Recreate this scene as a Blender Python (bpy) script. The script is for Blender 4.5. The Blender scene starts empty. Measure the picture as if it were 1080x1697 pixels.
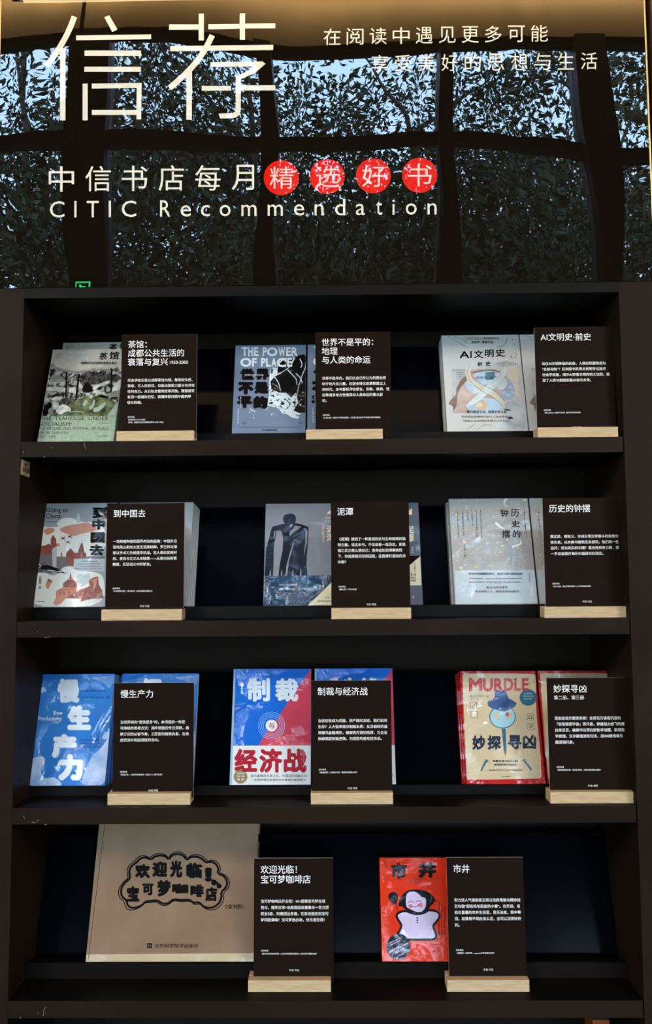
import bpy, bmesh, math, random
import numpy as np
from mathutils import Matrix, Vector
random.seed(7)
SC = bpy.context.scene
COL = SC.collection
def lin(c):
    return tuple((v/255/12.92 if v/255 <= .04045 else ((v/255+.055)/1.055)**2.4) for v in c)

# ------------------------------------------------------------------ camera
Z1 = 1.61            # top of the first shelf
PITCH = .3569        # shelf spacing
FPX = 1300.0
CAM = np.array([.0262, -1.5455, Z1-.2621])
def cam_axes(yaw, pitch, roll):
    cy, sy = math.cos(yaw), math.sin(yaw); cp, sp = math.cos(pitch), math.sin(pitch); cr, sr = math.cos(roll), math.sin(roll)
    f = np.array([sy*cp, cy*cp, sp]); r = np.array([cy, -sy, 0.]); u = np.cross(r, f)
    return r*cr+u*sr, -r*sr+u*cr, f
R_, U_, F_ = cam_axes(-.0112, .0754, -.0068)
cd = bpy.data.cameras.new('camera'); cam = bpy.data.objects.new('camera', cd); COL.objects.link(cam)
cd.sensor_fit = 'HORIZONTAL'; cd.sensor_width = 36; cd.lens = 36*FPX/1080; cd.clip_start = .02; cd.clip_end = 200
m = Matrix.Identity(4)
for i in range(3):
    m[i][0] = R_[i]; m[i][1] = U_[i]; m[i][2] = -F_[i]; m[i][3] = CAM[i]
cam.matrix_world = m
SC.camera = cam

# ------------------------------------------------------------------ world, lamps, exposure
SKY_STRENGTH = 24.0
w = bpy.data.worlds.new('sky'); SC.world = w; w.use_nodes = True
nt = w.node_tree; nt.nodes.clear()
out = nt.nodes.new('ShaderNodeOutputWorld'); bg = nt.nodes.new('ShaderNodeBackground')
tc = nt.nodes.new('ShaderNodeTexCoord'); sx = nt.nodes.new('ShaderNodeSeparateXYZ'); rp = nt.nodes.new('ShaderNodeValToRGB')
rp.color_ramp.elements[0].position = 0; rp.color_ramp.elements[0].color = (.60, .78, 1, 1)
rp.color_ramp.elements[1].position = .8; rp.color_ramp.elements[1].color = (.40, .62, 1, 1)
nt.links.new(tc.outputs['Generated'], sx.inputs[0]); nt.links.new(sx.outputs['Z'], rp.inputs[0])
nt.links.new(rp.outputs[0], bg.inputs['Color']); bg.inputs['Strength'].default_value = SKY_STRENGTH
nt.links.new(bg.outputs[0], out.inputs['Surface'])

def area(name, loc, target, sx_, sy_, power, color, spread=180):
    l = bpy.data.lights.new(name, 'AREA'); l.shape = 'RECTANGLE'; l.size = sx_; l.size_y = sy_
    l.energy = power; l.color = color; l.spread = math.radians(spread)
    o = bpy.data.objects.new(name, l); COL.objects.link(o); o.location = loc
    d = Vector(target)-Vector(loc); o.rotation_euler = d.to_track_quat('-Z', 'Y').to_euler()
    return o
ROOM_Z = 5.74; YW = -4.0    # ceiling height, window wall
area('strip_lamp_light', (0, -.075, 2.605), (0, -.0, 2.50), 1.3, .02, .9, (1, .74, .40))
area('cove_lamp_light', (0, YW+.15, 5.66), (0, YW+.02, 5.2), 7.6, .03, 105, (1, .70, .34))
for lx, lp in ((-3.3, 11.4), (3.3, 9.8)):
    area('added_fill_light', (lx, -3.4, 3.70), (0, 0, 1.7), .9, .9, lp, (1, .87, .74), 60)  # added out of view on both sides as front fill for the shelves
SC.view_settings.view_transform = 'Standard'; SC.view_settings.look = 'None'
SC.view_settings.exposure = 0; SC.view_settings.gamma = 1; SC.view_settings.use_curve_mapping = False
SC.cycles.use_denoising = True
SC.cycles.caustics_reflective = False; SC.cycles.caustics_refractive = False
SC.cycles.max_bounces = 6; SC.cycles.transparent_max_bounces = 12

# ------------------------------------------------------------------ helpers
def ray_hit(x, y, p0, n):
    v = F_+R_*(x-540)/FPX-U_*(y-848.5)/FPX
    return CAM+v*(((np.array(p0)-CAM)@n)/(v@n))
NY = np.array([0, 1., 0])
def mat(name, col, rough=.5, coat=0, coat_rough=.03, spec=.5, metal=0, noise=0, nscale=40, col2=None, bump=0, bscale=30, emis=None, estr=0,
        wave=0, lo=.35, hi=.65, detail=4, stretch=None, coat_bump=0, coat_scale=20, ior=1.5):
    if coat and spec == .5: spec = .06
    m = bpy.data.materials.new(name); m.use_nodes = True
    n = m.node_tree; b = n.nodes['Principled BSDF']
    b.inputs['Base Color'].default_value = (*col, 1); b.inputs['Roughness'].default_value = rough
    b.inputs['Specular IOR Level'].default_value = spec; b.inputs['Metallic'].default_value = metal
    b.inputs['Coat Weight'].default_value = coat; b.inputs['Coat Roughness'].default_value = coat_rough
    b.inputs['Coat IOR'].default_value = ior
    t = None
    def vec():
        nonlocal t
        if t is None:
            t = n.nodes.new('ShaderNodeTexCoord')
        if stretch is None: return t.outputs['Object']
        mp = n.nodes.new('ShaderNodeMapping'); mp.inputs['Scale'].default_value = stretch
        n.links.new(t.outputs['Object'], mp.inputs[0]); return mp.outputs[0]
    if col2 is not None:
        tx = n.nodes.new('ShaderNodeTexNoise'); tx.inputs['Scale'].default_value = nscale; tx.inputs['Detail'].default_value = detail
        tx.inputs['Distortion'].default_value = noise
        n.links.new(vec(), tx.inputs['Vector'])
        r = n.nodes.new('ShaderNodeValToRGB'); r.color_ramp.elements[0].position = lo; r.color_ramp.elements[1].position = hi
        r.color_ramp.elements[0].color = (*col, 1); r.color_ramp.elements[1].color = (*col2, 1)
        n.links.new(tx.outputs['Fac'], r.inputs[0]); n.links.new(r.outputs[0], b.inputs['Base Color'])
    if bump:
        tx = n.nodes.new('ShaderNodeTexNoise'); tx.inputs['Scale'].default_value = bscale; tx.inputs['Detail'].default_value = 3
        n.links.new(vec(), tx.inputs['Vector'])
        bp = n.nodes.new('ShaderNodeBump'); bp.inputs['Strength'].default_value = 1; bp.inputs['Distance'].default_value = bump
        n.links.new(tx.outputs['Fac'], bp.inputs['Height']); n.links.new(bp.outputs[0], b.inputs['Normal'])
    if coat_bump:
        # crinkled clear film: broad buckles plus short creases
        if t is None: t = n.nodes.new('ShaderNodeTexCoord')
        t1 = n.nodes.new('ShaderNodeTexNoise'); t1.inputs['Scale'].default_value = coat_scale*5; t1.inputs['Detail'].default_value = 3
        t1.inputs['Distortion'].default_value = 2.0
        t2 = n.nodes.new('ShaderNodeTexNoise'); t2.inputs['Scale'].default_value = coat_scale; t2.inputs['Detail'].default_value = 1; t2.inputs['Distortion'].default_value = .8
        r2 = n.nodes.new('ShaderNodeMapRange'); r2.inputs['From Min'].default_value = .48; r2.inputs['From Max'].default_value = .66
        mu = n.nodes.new('ShaderNodeMath'); mu.operation = 'MULTIPLY'
        n.links.new(t.outputs['Object'], t1.inputs['Vector']); n.links.new(t.outputs['Object'], t2.inputs['Vector'])
        n.links.new(t2.outputs['Fac'], r2.inputs['Value']); n.links.new(t1.outputs['Fac'], mu.inputs[0]); n.links.new(r2.outputs[0], mu.inputs[1])
        bp = n.nodes.new('ShaderNodeBump'); bp.inputs['Strength'].default_value = 1; bp.inputs['Distance'].default_value = coat_bump*1.5
        b0 = n.nodes.new('ShaderNodeBump'); b0.inputs['Strength'].default_value = 1; b0.inputs['Distance'].default_value = coat_bump*1.3
        n.links.new(t2.outputs['Fac'], b0.inputs['Height']); n.links.new(mu.outputs[0], bp.inputs['Height'])
        n.links.new(b0.outputs[0], bp.inputs['Normal']); n.links.new(bp.outputs[0], b.inputs['Coat Normal'])
    if emis:
        b.inputs['Emission Color'].default_value = (*emis, 1); b.inputs['Emission Strength'].default_value = estr
    return m

class MB:
    """collects shapes and links them as one mesh object"""
    def __init__(s): s.v = []; s.f = []; s.mi = []; s.mats = []
    def _m(s, m):
        if m not in s.mats: s.mats.append(m)
        return s.mats.index(m)
    def add(s, vs, fs, m):
        k = len(s.v); s.v += [tuple(v) for v in vs]; i = s._m(m)
        for f in fs: s.f.append([a+k for a in f]); s.mi.append(i)
    def box(s, a, b, m):
        x0, y0, z0 = a; x1, y1, z1 = b
        s.add([(x0,y0,z0),(x1,y0,z0),(x1,y1,z0),(x0,y1,z0),(x0,y0,z1),(x1,y0,z1),(x1,y1,z1),(x0,y1,z1)],
              [(0,3,2,1),(4,5,6,7),(0,1,5,4),(1,2,6,5),(2,3,7,6),(3,0,4,7)], m)
    def prism_x(s, prof, x0, x1, m):
        n = len(prof)
        vs = [(x0,y,z) for y,z in prof]+[(x1,y,z) for y,z in prof]
        fs = [list(range(n)), list(range(2*n-1, n-1, -1))]+[(i, i+n, (i+1)%n+n, (i+1)%n) for i in range(n)]
        s.add(vs, fs, m)
    def tube(s, pts, rad, m, n=7):
        pts = [np.array(p, float) for p in pts]
        rr = rad if isinstance(rad, (list, tuple)) else [rad]*len(pts)
        vs = []; fs = []
        for i, p in enumerate(pts):
            d = pts[min(i+1, len(pts)-1)]-pts[max(i-1, 0)]; d = d/np.linalg.norm(d)
            a = np.cross(d, [0,0,1.] if abs(d[2]) < .9 else [1.,0,0]); a /= np.linalg.norm(a); b = np.cross(d, a)
            for k in range(n):
                t = 2*math.pi*k/n; vs.append(p+rr[i]*(a*math.cos(t)+b*math.sin(t)))
        for i in range(len(pts)-1):
            for k in range(n):
                fs.append((i*n+k, i*n+(k+1)%n, (i+1)*n+(k+1)%n, (i+1)*n+k))
        fs.append(list(range(n))[::-1]); fs.append([len(vs)-n+k for k in range(n)])
        s.add(vs, fs, m)
    def build(s, name, parent=None, bevel=0, matrix=None, seg=2):
        me = bpy.data.meshes.new(name); me.from_pydata(s.v, [], s.f)
        for m in s.mats: me.materials.append(m)
        me.polygons.foreach_set('material_index', s.mi); me.update()
        if bevel:
            bm = bmesh.new(); bm.from_mesh(me)
            bmesh.ops.recalc_face_normals(bm, faces=bm.faces)
            bmesh.ops.bevel(bm, geom=list(bm.edges), offset=bevel, segments=seg, affect='EDGES', profile=.7)
            bm.to_mesh(me); bm.free()
        o = bpy.data.objects.new(name, me); COL.objects.link(o)
        if parent is not None: o.parent = parent
        if matrix is not None: o.matrix_world = matrix
        return o
def tag(o, label=None, cat=None, group=None, kind=None):
    if label: o['label'] = label
    if cat: o['category'] = cat
    if group: o['group'] = group
    if kind: o['kind'] = kind
    return o
def empty(name, matrix=None, loc=None):
    o = bpy.data.objects.new(name, None); o.empty_display_size = .05; COL.objects.link(o)
    if matrix is not None: o.matrix_world = matrix
    if loc is not None: o.location = loc
    return o

# text as flat meshes, read once per string
_tc = {}
def glyphs(s, bold=0.0, shear=0.0, font_size=1.0):
    k = (s, bold, shear)
    if k in _tc: return _tc[k]
    c = bpy.data.curves.new('t', 'FONT'); c.body = s; c.size = 1; c.resolution_u = 3; c.offset = bold; c.shear = shear; c.fill_mode = 'FRONT' if hasattr(c, 'fill_mode') else 'BOTH'
    o = bpy.data.objects.new('t', c); COL.objects.link(o)
    dg = bpy.context.evaluated_depsgraph_get(); me = bpy.data.meshes.new_from_object(o.evaluated_get(dg))
    v = np.array([tuple(p.co) for p in me.vertices]) if len(me.vertices) else np.zeros((0, 3))
    f = [tuple(p.vertices) for p in me.polygons]
    bpy.data.objects.remove(o); bpy.data.curves.remove(c); bpy.data.meshes.remove(me)
    _tc[k] = (v[:, :2], f); return _tc[k]
_a, _ = glyphs('国'); _b, _ = glyphs('国国')
ADV = _b[:, 0].max()-_a[:, 0].max(); GX0 = _a[:, 0].min(); GYC = (_a[:, 1].max()+_a[:, 1].min())/2
GW = _a[:, 0].max()-_a[:, 0].min()

def strike(v, f, bold):
    """heavier weight: the same outline struck several times around a small circle"""
    if bold < .004 or len(v) == 0: return v, f
    n = 4 if bold < .03 else 8; V = [v]; F_ = list(f); k = len(v)
    for i in range(n):
        a = 2*math.pi*(i+.5)/n; V.append(v+np.array([math.cos(a), math.sin(a)])*bold*1.25)
        F_ += [tuple(j+k*(i+1) for j in q) for q in f]
    return np.concatenate(V), F_

class Page:
    """flat print on a plane: local x right, z up, print sits a hair in front of y = 0"""
    def __init__(s, M, frame=None):
        s.M = M; s.inv = np.array(M.inverted()); s.p0 = np.array(M.translation); s.n = np.array(M.to_3x3() @ Vector((0, 1, 0)))
        s.fr = frame or (0, 0, 1); s.mb = None; s.layer = 0; s.hold = False
    def frame(s, ox, oy, sc): s.fr = (ox, oy, sc)
    def uv(s, x, y):
        q = ray_hit(x/s.fr[2]+s.fr[0], y/s.fr[2]+s.fr[1], s.p0, s.n)
        l = s.inv @ np.array([*q, 1]); return np.array([l[0], l[2]])
    def begin(s): s.mb = MB(); return s
    def y(s):
        if not s.hold: s.layer += 1
        return -.00010-.000022*s.layer
    def poly_uv(s, pts, m):
        y = s.y(); pts = [(p[0], y, p[1]) for p in pts]
        s.mb.add(pts, [list(range(len(pts)))], m)
    def poly(s, pts, m): s.poly_uv([s.clip(s.uv(*p)) for p in pts], m)
    def clip(s, p):
        if hasattr(s, 'W'): return (min(max(p[0], 0.0003), s.W-.0003), min(max(p[1], .0003), s.H-.0003))
        return p
    def rect(s, x0, y0, x1, y1, m): s.poly([(x0,y0),(x1,y0),(x1,y1),(x0,y1)], m)
    def ell(s, cx, cy, rx, ry, m, n=28, rot=0, j=0):
        p = []
        for i in range(n):
            t = 2*math.pi*i/n; a, b = rx*math.cos(t), ry*math.sin(t); k = 1+random.uniform(-j, j)
            p.append((cx+(a*math.cos(rot)-b*math.sin(rot))*k, cy+(a*math.sin(rot)+b*math.cos(rot))*k))
        s.poly(p, m)
    def blob(s, pts, m, it=2):
        p = [np.array(q, float) for q in pts]
        for _ in range(it):
            q = []
            for i in range(len(p)):
                a, b = p[i], p[(i+1) % len(p)]; q += [a*.75+b*.25, a*.25+b*.75]
            p = q
        s.poly(p, m)
    def line(s, pts, wd, m, smooth=0, closed=False):
        """ribbon along a polyline; widths in frame units (number or per point)"""
        p = [np.array(q, float) for q in pts]
        W = list(wd) if isinstance(wd, (list, tuple)) else [wd]*len(p)
        for _ in range(smooth):
            q = []; ww = []
            rng = range(len(p) if closed else len(p)-1)
            if not closed: q.append(p[0]); ww.append(W[0])
            for i in rng:
                a, b = p[i], p[(i+1) % len(p)]; q += [a*.75+b*.25, a*.25+b*.75]; ww += [W[i]*.75+W[(i+1)%len(p)]*.25, W[i]*.25+W[(i+1)%len(p)]*.75]
            if not closed: q.append(p[-1]); ww.append(W[-1])
            p, W = q, ww
        n = len(p); L = []; Rr = []
        for i in range(n):
            if closed: d = p[(i+1) % n]-p[i-1]
            else: d = p[min(i+1, n-1)]-p[max(i-1, 0)]
            l = math.hypot(*d) or 1; nrm = np.array([-d[1], d[0]])/l
            L.append(s.clip(s.uv(*(p[i]+nrm*W[i]/2)))); Rr.append(s.clip(s.uv(*(p[i]-nrm*W[i]/2))))
        y = s.y(); vs = [(a[0], y, a[1]) for a in L]+[(a[0], y, a[1]) for a in Rr]
        fs = [(i, (i+1) % n, (i+1) % n+n, i+n) for i in range(n if closed else n-1)]
        s.mb.add(vs, fs, m)
    def scat(s, pts, r, m):
        s.layer += 1; s.hold = True
        for x, y in pts: s.ell(x, y, r*random.uniform(.5, 1.3), r*random.uniform(.5, 1.3), m, 6)
        s.hold = False
    def text(s, t, box, m, bold=0.0, shear=0.0, rot=False):
        """fit ink of t to a box of frame coordinates (x0,y0,x1,y1) or four corners tl,tr,br,bl"""
        v, f = glyphs(t, 0, shear)
        if len(v) == 0: return
        if len(box) == 4 and not hasattr(box[0], '__len__'):
            x0, y0, x1, y1 = box; box = [(x0,y0),(x1,y0),(x1,y1),(x0,y1)]
        tl, tr, br, bl = [s.uv(*b) for b in box]
        nv = len(v); v, f = strike(v, f, bold)
        a = (v-v.min(0))/np.maximum(v.max(0)-v.min(0), 1e-6)
        if rot: a = np.stack([a[:, 1], 1-a[:, 0]], 1)
        u, w_ = a[:, :1], a[:, 1:]
        q = (bl*(1-u)+br*u)*(1-w_)+(tl*(1-u)+tr*u)*w_
        y = s.y(); s.mb.add([(p[0], y-(i//nv)*2.2e-6, p[1]) for i, p in enumerate(q)], f, m)
    def vtext(s, t, x0, x1, y0, y1, m, bold=0.0, dx=0):
        """characters stacked downwards"""
        n = len(t); h = (y1-y0)/n
        for i, c in enumerate(t):
            if c == ' ': continue
            o = dx*i/n
            if c in '一·、': s.text(c, (x0+o, y0+h*(i+.4), x1+o, y0+h*(i+.55)), m, bold); continue
            s.text(c, (x0+o, y0+h*i+h*.06, x1+o, y0+h*(i+1)-h*.06), m, bold)
    def em_uv(s, t, x, z, em, m, bold=0.0, spacing=0):
        """line of text: left ink edge x, optical centre z, em size, all in metres"""
        v, f = glyphs(t)
        if len(v) == 0: return
        nv = len(v); v, f = strike(v, f, bold)
        k = em/ADV; q = np.stack([x+(v[:, 0]-GX0)*k, z+(v[:, 1]-GYC)*k], 1)
        y = s.y(); s.mb.add([(p[0], y-(i//nv)*2.2e-6, p[1]) for i, p in enumerate(q)], f, m)
    def end(s, name, parent, label=None):
        o = s.mb.build(name, parent)
        if label: o['label'] = label
        s.mb = None; return o

# ------------------------------------------------------------------ materials
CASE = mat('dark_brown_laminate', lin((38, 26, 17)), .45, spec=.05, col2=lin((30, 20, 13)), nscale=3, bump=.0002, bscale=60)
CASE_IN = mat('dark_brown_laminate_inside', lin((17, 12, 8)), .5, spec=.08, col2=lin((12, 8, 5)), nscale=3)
BOARD = mat('gloss_black_board', lin((4, 4, 8)), .15, spec=.03)
BACK = mat('brown_back_panel', lin((26, 18, 10)), .6, spec=.06)
WALLM = mat('dark_wall_paint', lin((50, 42, 34)), .7, bump=.0004, bscale=80)
WOOD = mat('pale_beech_wood', lin((204, 174, 134)), .6, spec=.1, col2=lin((182, 150, 110)), nscale=16, stretch=(1.2, 14, 22), noise=1.5, lo=.35, hi=.7)
def chalk(name, c, **k): return mat(name, lin(c), .6, spec=.15, **k)
INKW = chalk('white_print', (238, 232, 224))
CARD = mat('matt_black_card', lin((28, 17, 10)), .5, spec=.03)
CORE = chalk('white_card_core', (215, 210, 205))
PAGE = mat('page_edges', lin((205, 198, 184)), .8, col2=lin((165, 158, 146)), nscale=60, stretch=(1, 40, 1))

# ------------------------------------------------------------------ room (the camera looks at its back wall, the sign mirrors the rest)
def struct(name, a, b, m, bevel=0):
    mb = MB(); mb.box(a, b, m); o = mb.build(name, None, bevel); o['kind'] = 'structure'; return o
FLOOR = mat('grey_stone_floor', lin((96, 88, 80)), .35, col2=lin((76, 70, 64)), nscale=3)
CEIL = mat('dark_ceiling_paint', lin((92, 78, 62)), .8, bump=.0003, bscale=50)
struct('floor', (-4.2, YW-.2, -.1), (4.2, .5, 0), FLOOR)
struct('ceiling', (-4.2, YW-.2, ROOM_Z), (4.2, .5, ROOM_Z+.1), CEIL)
struct('wall_back', (-4.2, .262, 0), (4.2, .5, ROOM_Z), WALLM)
struct('wall_left', (-4.2, YW, 0), (-4.0, .262, ROOM_Z), WALLM)
struct('wall_right', (4.0, YW, 0), (4.2, .262, ROOM_Z), WALLM)
# cladding panels that stand either side of the bookcase, level with its sides
CLAD = mat('brown_cladding', lin((104, 84, 58)), .5, col2=lin((92, 74, 50)), nscale=2)
for i, (a, b) in enumerate(((-1.9, -.676), (.690, 1.9))):
    struct('trim_%d' % (i+1), (a, .004, 0), (b, .262, ROOM_Z-.3), CLAD, .001)
# window wall behind the viewer
FRAME = mat('dark_bronze_window_frame', lin((40, 33, 28)), .45)
GLASS = bpy.data.materials.new('window_glass'); GLASS.use_nodes = True
n = GLASS.node_tree; n.nodes.remove(n.nodes['Principled BSDF'])
tr = n.nodes.new('ShaderNodeBsdfTransparent'); gl = n.nodes.new('ShaderNodeBsdfGlossy'); gl.inputs['Roughness'].default_value = .02
fr = n.nodes.new('ShaderNodeFresnel'); fr.inputs[0].default_value = 1.45; mx = n.nodes.new('ShaderNodeMixShader')
tr.inputs[0].default_value = (.93, .96, .95, 1)
n.links.new(fr.outputs[0], mx.inputs[0]); n.links.new(tr.outputs[0], mx.inputs[1]); n.links.new(gl.outputs[0], mx.inputs[2])
n.links.new(mx.outputs[0], n.nodes['Material Output'].inputs[0])
def refl(x, y, D):
    """where the mirror image seen at a photo pixel really stands, at distance D before the sign"""
    q = ray_hit(x, y, (0, D, 0), NY); return q[0], q[2]
mull = [refl(x, 260, -YW)[0] for x in (-170, 150, 441, 738, 988, 1240)]
mw = [.05, .30, .13, .11, .19, .12]
ztr = refl(540, 245, -YW)[1]; ztop = refl(540, 62, -YW)[1]; zlow = refl(540, 500, -YW)[1]
zs = [0.12, 1.3, zlow-.9, zlow, ztr, ztop-.03]
CLADW = mat('warm_plaster_band', lin((190, 170, 140)), .8)
def build_windows():
    xs = [-4.0]+mull+[4.0]; ws = [.05]+mw+[.05]
    k = 0
    for i in range(len(xs)-1):
        k += 1
        a = xs[i]+ws[i]/2; b = xs[i+1]-ws[i+1]/2
        if b-a < .1: continue
        e = empty('window_%d' % k, loc=(0, 0, 0)); e['kind'] = 'structure'
        mb = MB()
        for z, h in zip(zs, (.12, .06, .05, .07, .09, .05)):
            mb.box((a, YW-.05, z-h/2), (b, YW+.045, z+h/2), FRAME)
        mb.build('window_frame', e)
        for j in range(len(zs)-1):
            p = MB(); p.box((a, YW-.006, zs[j]+.02), (b, YW+.006, zs[j+1]-.02), GLASS); p.build('pane', e)
    for i, (x, wd) in enumerate(zip(mull, mw)):
        struct('trim_%d' % (i+3), (x-wd/2, YW-.10, 0), (x+wd/2, YW+.10, ztop-.005), FRAME)
    struct('wall_front', (-4.2, YW-.1, ztop), (4.2, YW+.06, ROOM_Z), CLADW)
build_windows()

# ------------------------------------------------------------------ garden outside the windows
GRASS = mat('shaded_ground_cover', lin((60, 72, 44)), .9, col2=lin((44, 54, 32)), nscale=4)
LEAFA = mat('dark_green_leaves', lin((48, 60, 30)), .55, spec=.25, col2=lin((28, 36, 18)), nscale=3)
LEAFB = mat('olive_green_leaves', lin((66, 70, 38)), .55, spec=.25, col2=lin((38, 42, 24)), nscale=3)
BARK = mat('grey_brown_bark', lin((70, 58, 48)), .9, bump=.004, bscale=20)
struct('ground', (-30, -40, -.3), (30, YW-.2, -.1), GRASS)
def tree(x, y, h, rad, n, size, m, seed, label, base=.35):
    rg = random.Random(seed); e = empty('garden_tree', loc=(x, y, -.1)); tag(e, label, 'tree', 'trees in the garden outside the windows')
    t = MB(); pts = [(0, 0, 0)]; r = [.11]
    for k in range(1, 6):
        pts.append((rg.uniform(-.12, .12)*k, rg.uniform(-.1, .1)*k, h*.85*k/5)); r.append(.11*(1-k/6.5))
    t.tube(pts, r, BARK, 9); t.build('trunk', e)
    for k in range(9):
        z = h*(base+(.9-base)*k/9); i = min(int(z/(h*.85)*5), 4); q = np.array(pts[i])*(1-(z/(h*.85)*5-i))+np.array(pts[i+1])*(z/(h*.85)*5-i)
        a = rg.uniform(0, 6.28); l = rad[0]*rg.uniform(.6, 1)
        bb = MB(); bb.tube([q, q+np.array([math.cos(a)*l*.4, math.sin(a)*l*.4, l*.35]), q+np.array([math.cos(a+.3)*l*.9, math.sin(a+.3)*l*.9, l*.8])], [.045, .03, .01], BARK, 5); bb.build('branch', e)
    foliage_local(e, (x, y), h, base, rad, n, size, m, seed)
def foliage_local(e, xy, h, base, rad, n, size, m, seed):
    rg = np.random.default_rng(seed); nc = max(6, n//130)
    d = rg.normal(size=(nc, 3)); d /= np.linalg.norm(d, axis=1)[:, None]
    cc = np.array([0, 0, h*(base+1)/2])+d*np.array([rad[0], rad[1], h*(1-base)/2])*(rg.random((nc, 1))**.45)
    idx = rg.integers(0, nc, n); p = cc[idx]+rg.normal(size=(n, 3))*np.array([.30, .30, .20])
    p = p[(p[:, 1]+xy[1] < YW-.5) & (p[:, 2] > .1)]; n = len(p)
    a = rg.normal(size=(n, 3)); a[:, 2] -= .6; a /= np.linalg.norm(a, axis=1)[:, None]
    b = np.cross(a, rg.normal(size=(n, 3))); b /= np.linalg.norm(b, axis=1)[:, None]
    L = size*rg.uniform(.6, 1.3, (n, 1)); Wd = L*rg.uniform(.3, .5, (n, 1))
    v = np.stack([p-a*L/2, p+b*Wd/2, p+a*L/2, p-b*Wd/2], 1).reshape(-1, 3)
    me = bpy.data.meshes.new('leaves'); me.vertices.add(4*n); me.vertices.foreach_set('co', v.ravel())
    me.loops.add(4*n); me.loops.foreach_set('vertex_index', np.arange(4*n)); me.polygons.add(n)
    me.polygons.foreach_set('loop_start', np.arange(0, 4*n, 4)); me.materials.append(m); me.update(calc_edges=True)
    o = bpy.data.objects.new('leaves', me); COL.objects.link(o); o.parent = e; o['kind'] = 'stuff'
tree(-3.6, -7.6, 9.6, (2.2, 1.6), 30000, .10, LEAFA, 1, 'leftmost tree in the garden, mirrored at the left of the black sign', .2)
tree(-1.2, -8.2, 9.0, (2.2, 1.5), 30000, .10, LEAFB, 2, 'olive green garden tree mirrored left of the sign centre', .2)
tree(1.4, -7.8, 8.4, (2.1, 1.5), 27000, .10, LEAFA, 3, 'dark green garden tree mirrored right of the sign centre', .2)
tree(3.9, -8.4, 9.2, (2.3, 1.6), 28000, .10, LEAFB, 4, 'rightmost tree in the garden, mirrored at the right of the black sign', .2)
tree(-2.4, -12.6, 9.6, (4.4, 1.6), 44000, .19, LEAFB, 5, 'broad tree further out behind the leftmost garden tree', .1)
tree(3.2, -12.8, 9.6, (4.4, 1.6), 48000, .17, LEAFA, 6, 'broad tree further out behind the rightmost garden tree', .1)

# ------------------------------------------------------------------ sign panel over the bookcase
ZP = Z1+.3155
sign = empty('sign_panel', loc=(0, 0, ZP))
tag(sign, 'glossy dark brown sign panel with cream lettering above the bookshelves, mirroring windows and trees', 'sign')
def panel_mat(name, col, rough=.5, diffuse_spec=.0):
    """satin base under a slightly wavy clear sheet, so the mirror image wobbles"""
    m = mat(name, col, rough, coat=1, coat_rough=.0, spec=diffuse_spec, ior=1.62)
    n = m.node_tree; b = n.nodes['Principled BSDF']; t = n.nodes.new('ShaderNodeTexCoord')
    def noise(scale, stretch, detail=0):
        mp = n.nodes.new('ShaderNodeMapping'); mp.inputs['Scale'].default_value = stretch; n.links.new(t.outputs['Object'], mp.inputs[0])
        x = n.nodes.new('ShaderNodeTexNoise'); x.inputs['Scale'].default_value = scale; x.inputs['Detail'].default_value = detail
        n.links.new(mp.outputs[0], x.inputs['Vector']); return x.outputs['Fac']
    b1 = n.nodes.new('ShaderNodeBump'); b1.inputs['Distance'].default_value = .0060; n.links.new(noise(2.3, (1, 1, 1)), b1.inputs['Height'])
    b2 = n.nodes.new('ShaderNodeBump'); b2.inputs['Distance'].default_value = .00026; n.links.new(noise(11, (1.5, 1, .4), 0), b2.inputs['Height'])
    n.links.new(b1.outputs[0], b2.inputs['Normal']); n.links.new(b2.outputs[0], b.inputs['Coat Normal'])
    return m
PANEL = panel_mat('glossy_dark_brown_sheet', lin((20, 14, 8)))
CREAM = panel_mat('cream_print_under_gloss', lin((236, 228, 208)))
RED = panel_mat('red_print_under_gloss', lin((226, 34, 24)))
PINK = panel_mat('pale_print_on_red', lin((240, 205, 190)))
pm = MB(); pm.box((-.661, 0, 0), (.672, .014, 1.06), PANEL); pan = pm.build('panel', sign)
GOLD = mat('brushed_gold_edge', lin((214, 176, 112)), .35, metal=.7)
for x in (-.664, .672):
    t = MB(); t.box((x, -.001, 0), (x+.003, .016, 1.06), GOLD); t.build('edge_strip', sign)
pg = Page(Matrix.Translation((0, 0, ZP)))
def stroke(p, pts, w_, m): p.line(pts, w_, m)
# first big character (crop frame of the photo 60,10 scale 2.571)
pg.frame(60, 10, 2.571); pg.begin()
W_ = 22
pg.line([(163, 45), (140, 105), (105, 170), (72, 220), (42, 255)], 24, CREAM, 2); pg.line([(113, 180), (113, 487)], 23, CREAM)
pg.poly([(290, 48), (311, 40), (346, 100), (324, 111)], CREAM)
pg.poly([(170, 126), (489, 121), (489, 141), (170, 146)], CREAM)
pg.rect(206, 190, 446, 213, CREAM); pg.rect(205, 259, 446, 280, CREAM)
pg.rect(198, 331, 219, 487, CREAM); pg.poly([(237, 331), (449, 328), (447, 483), (427, 483), (428, 349), (237, 352)], CREAM)
pg.rect(237, 443, 428, 464, CREAM)
pg.end('lettering', sign, 'first large cream character at the top left of the sign')
pg.begin()
pg.poly([(566, 79), (692, 79), (692, 33), (714, 33), (714, 147), (692, 147), (692, 101), (566, 102)], CREAM)
pg.poly([(733, 78), (866, 77), (867, 32), (890, 32), (889, 75), (1018, 74), (1018, 95), (889, 96), (889, 144), (867, 144), (867, 97), (733, 100)], CREAM)
pg.poly([(571, 171), (1010, 166), (1009, 188), (571, 193)], CREAM)
pg.line([(750, 125), (715, 195), (670, 255), (620, 305), (568, 350)], 24, CREAM, 2); pg.line([(652, 272), (651, 485)], 23, CREAM)
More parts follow.
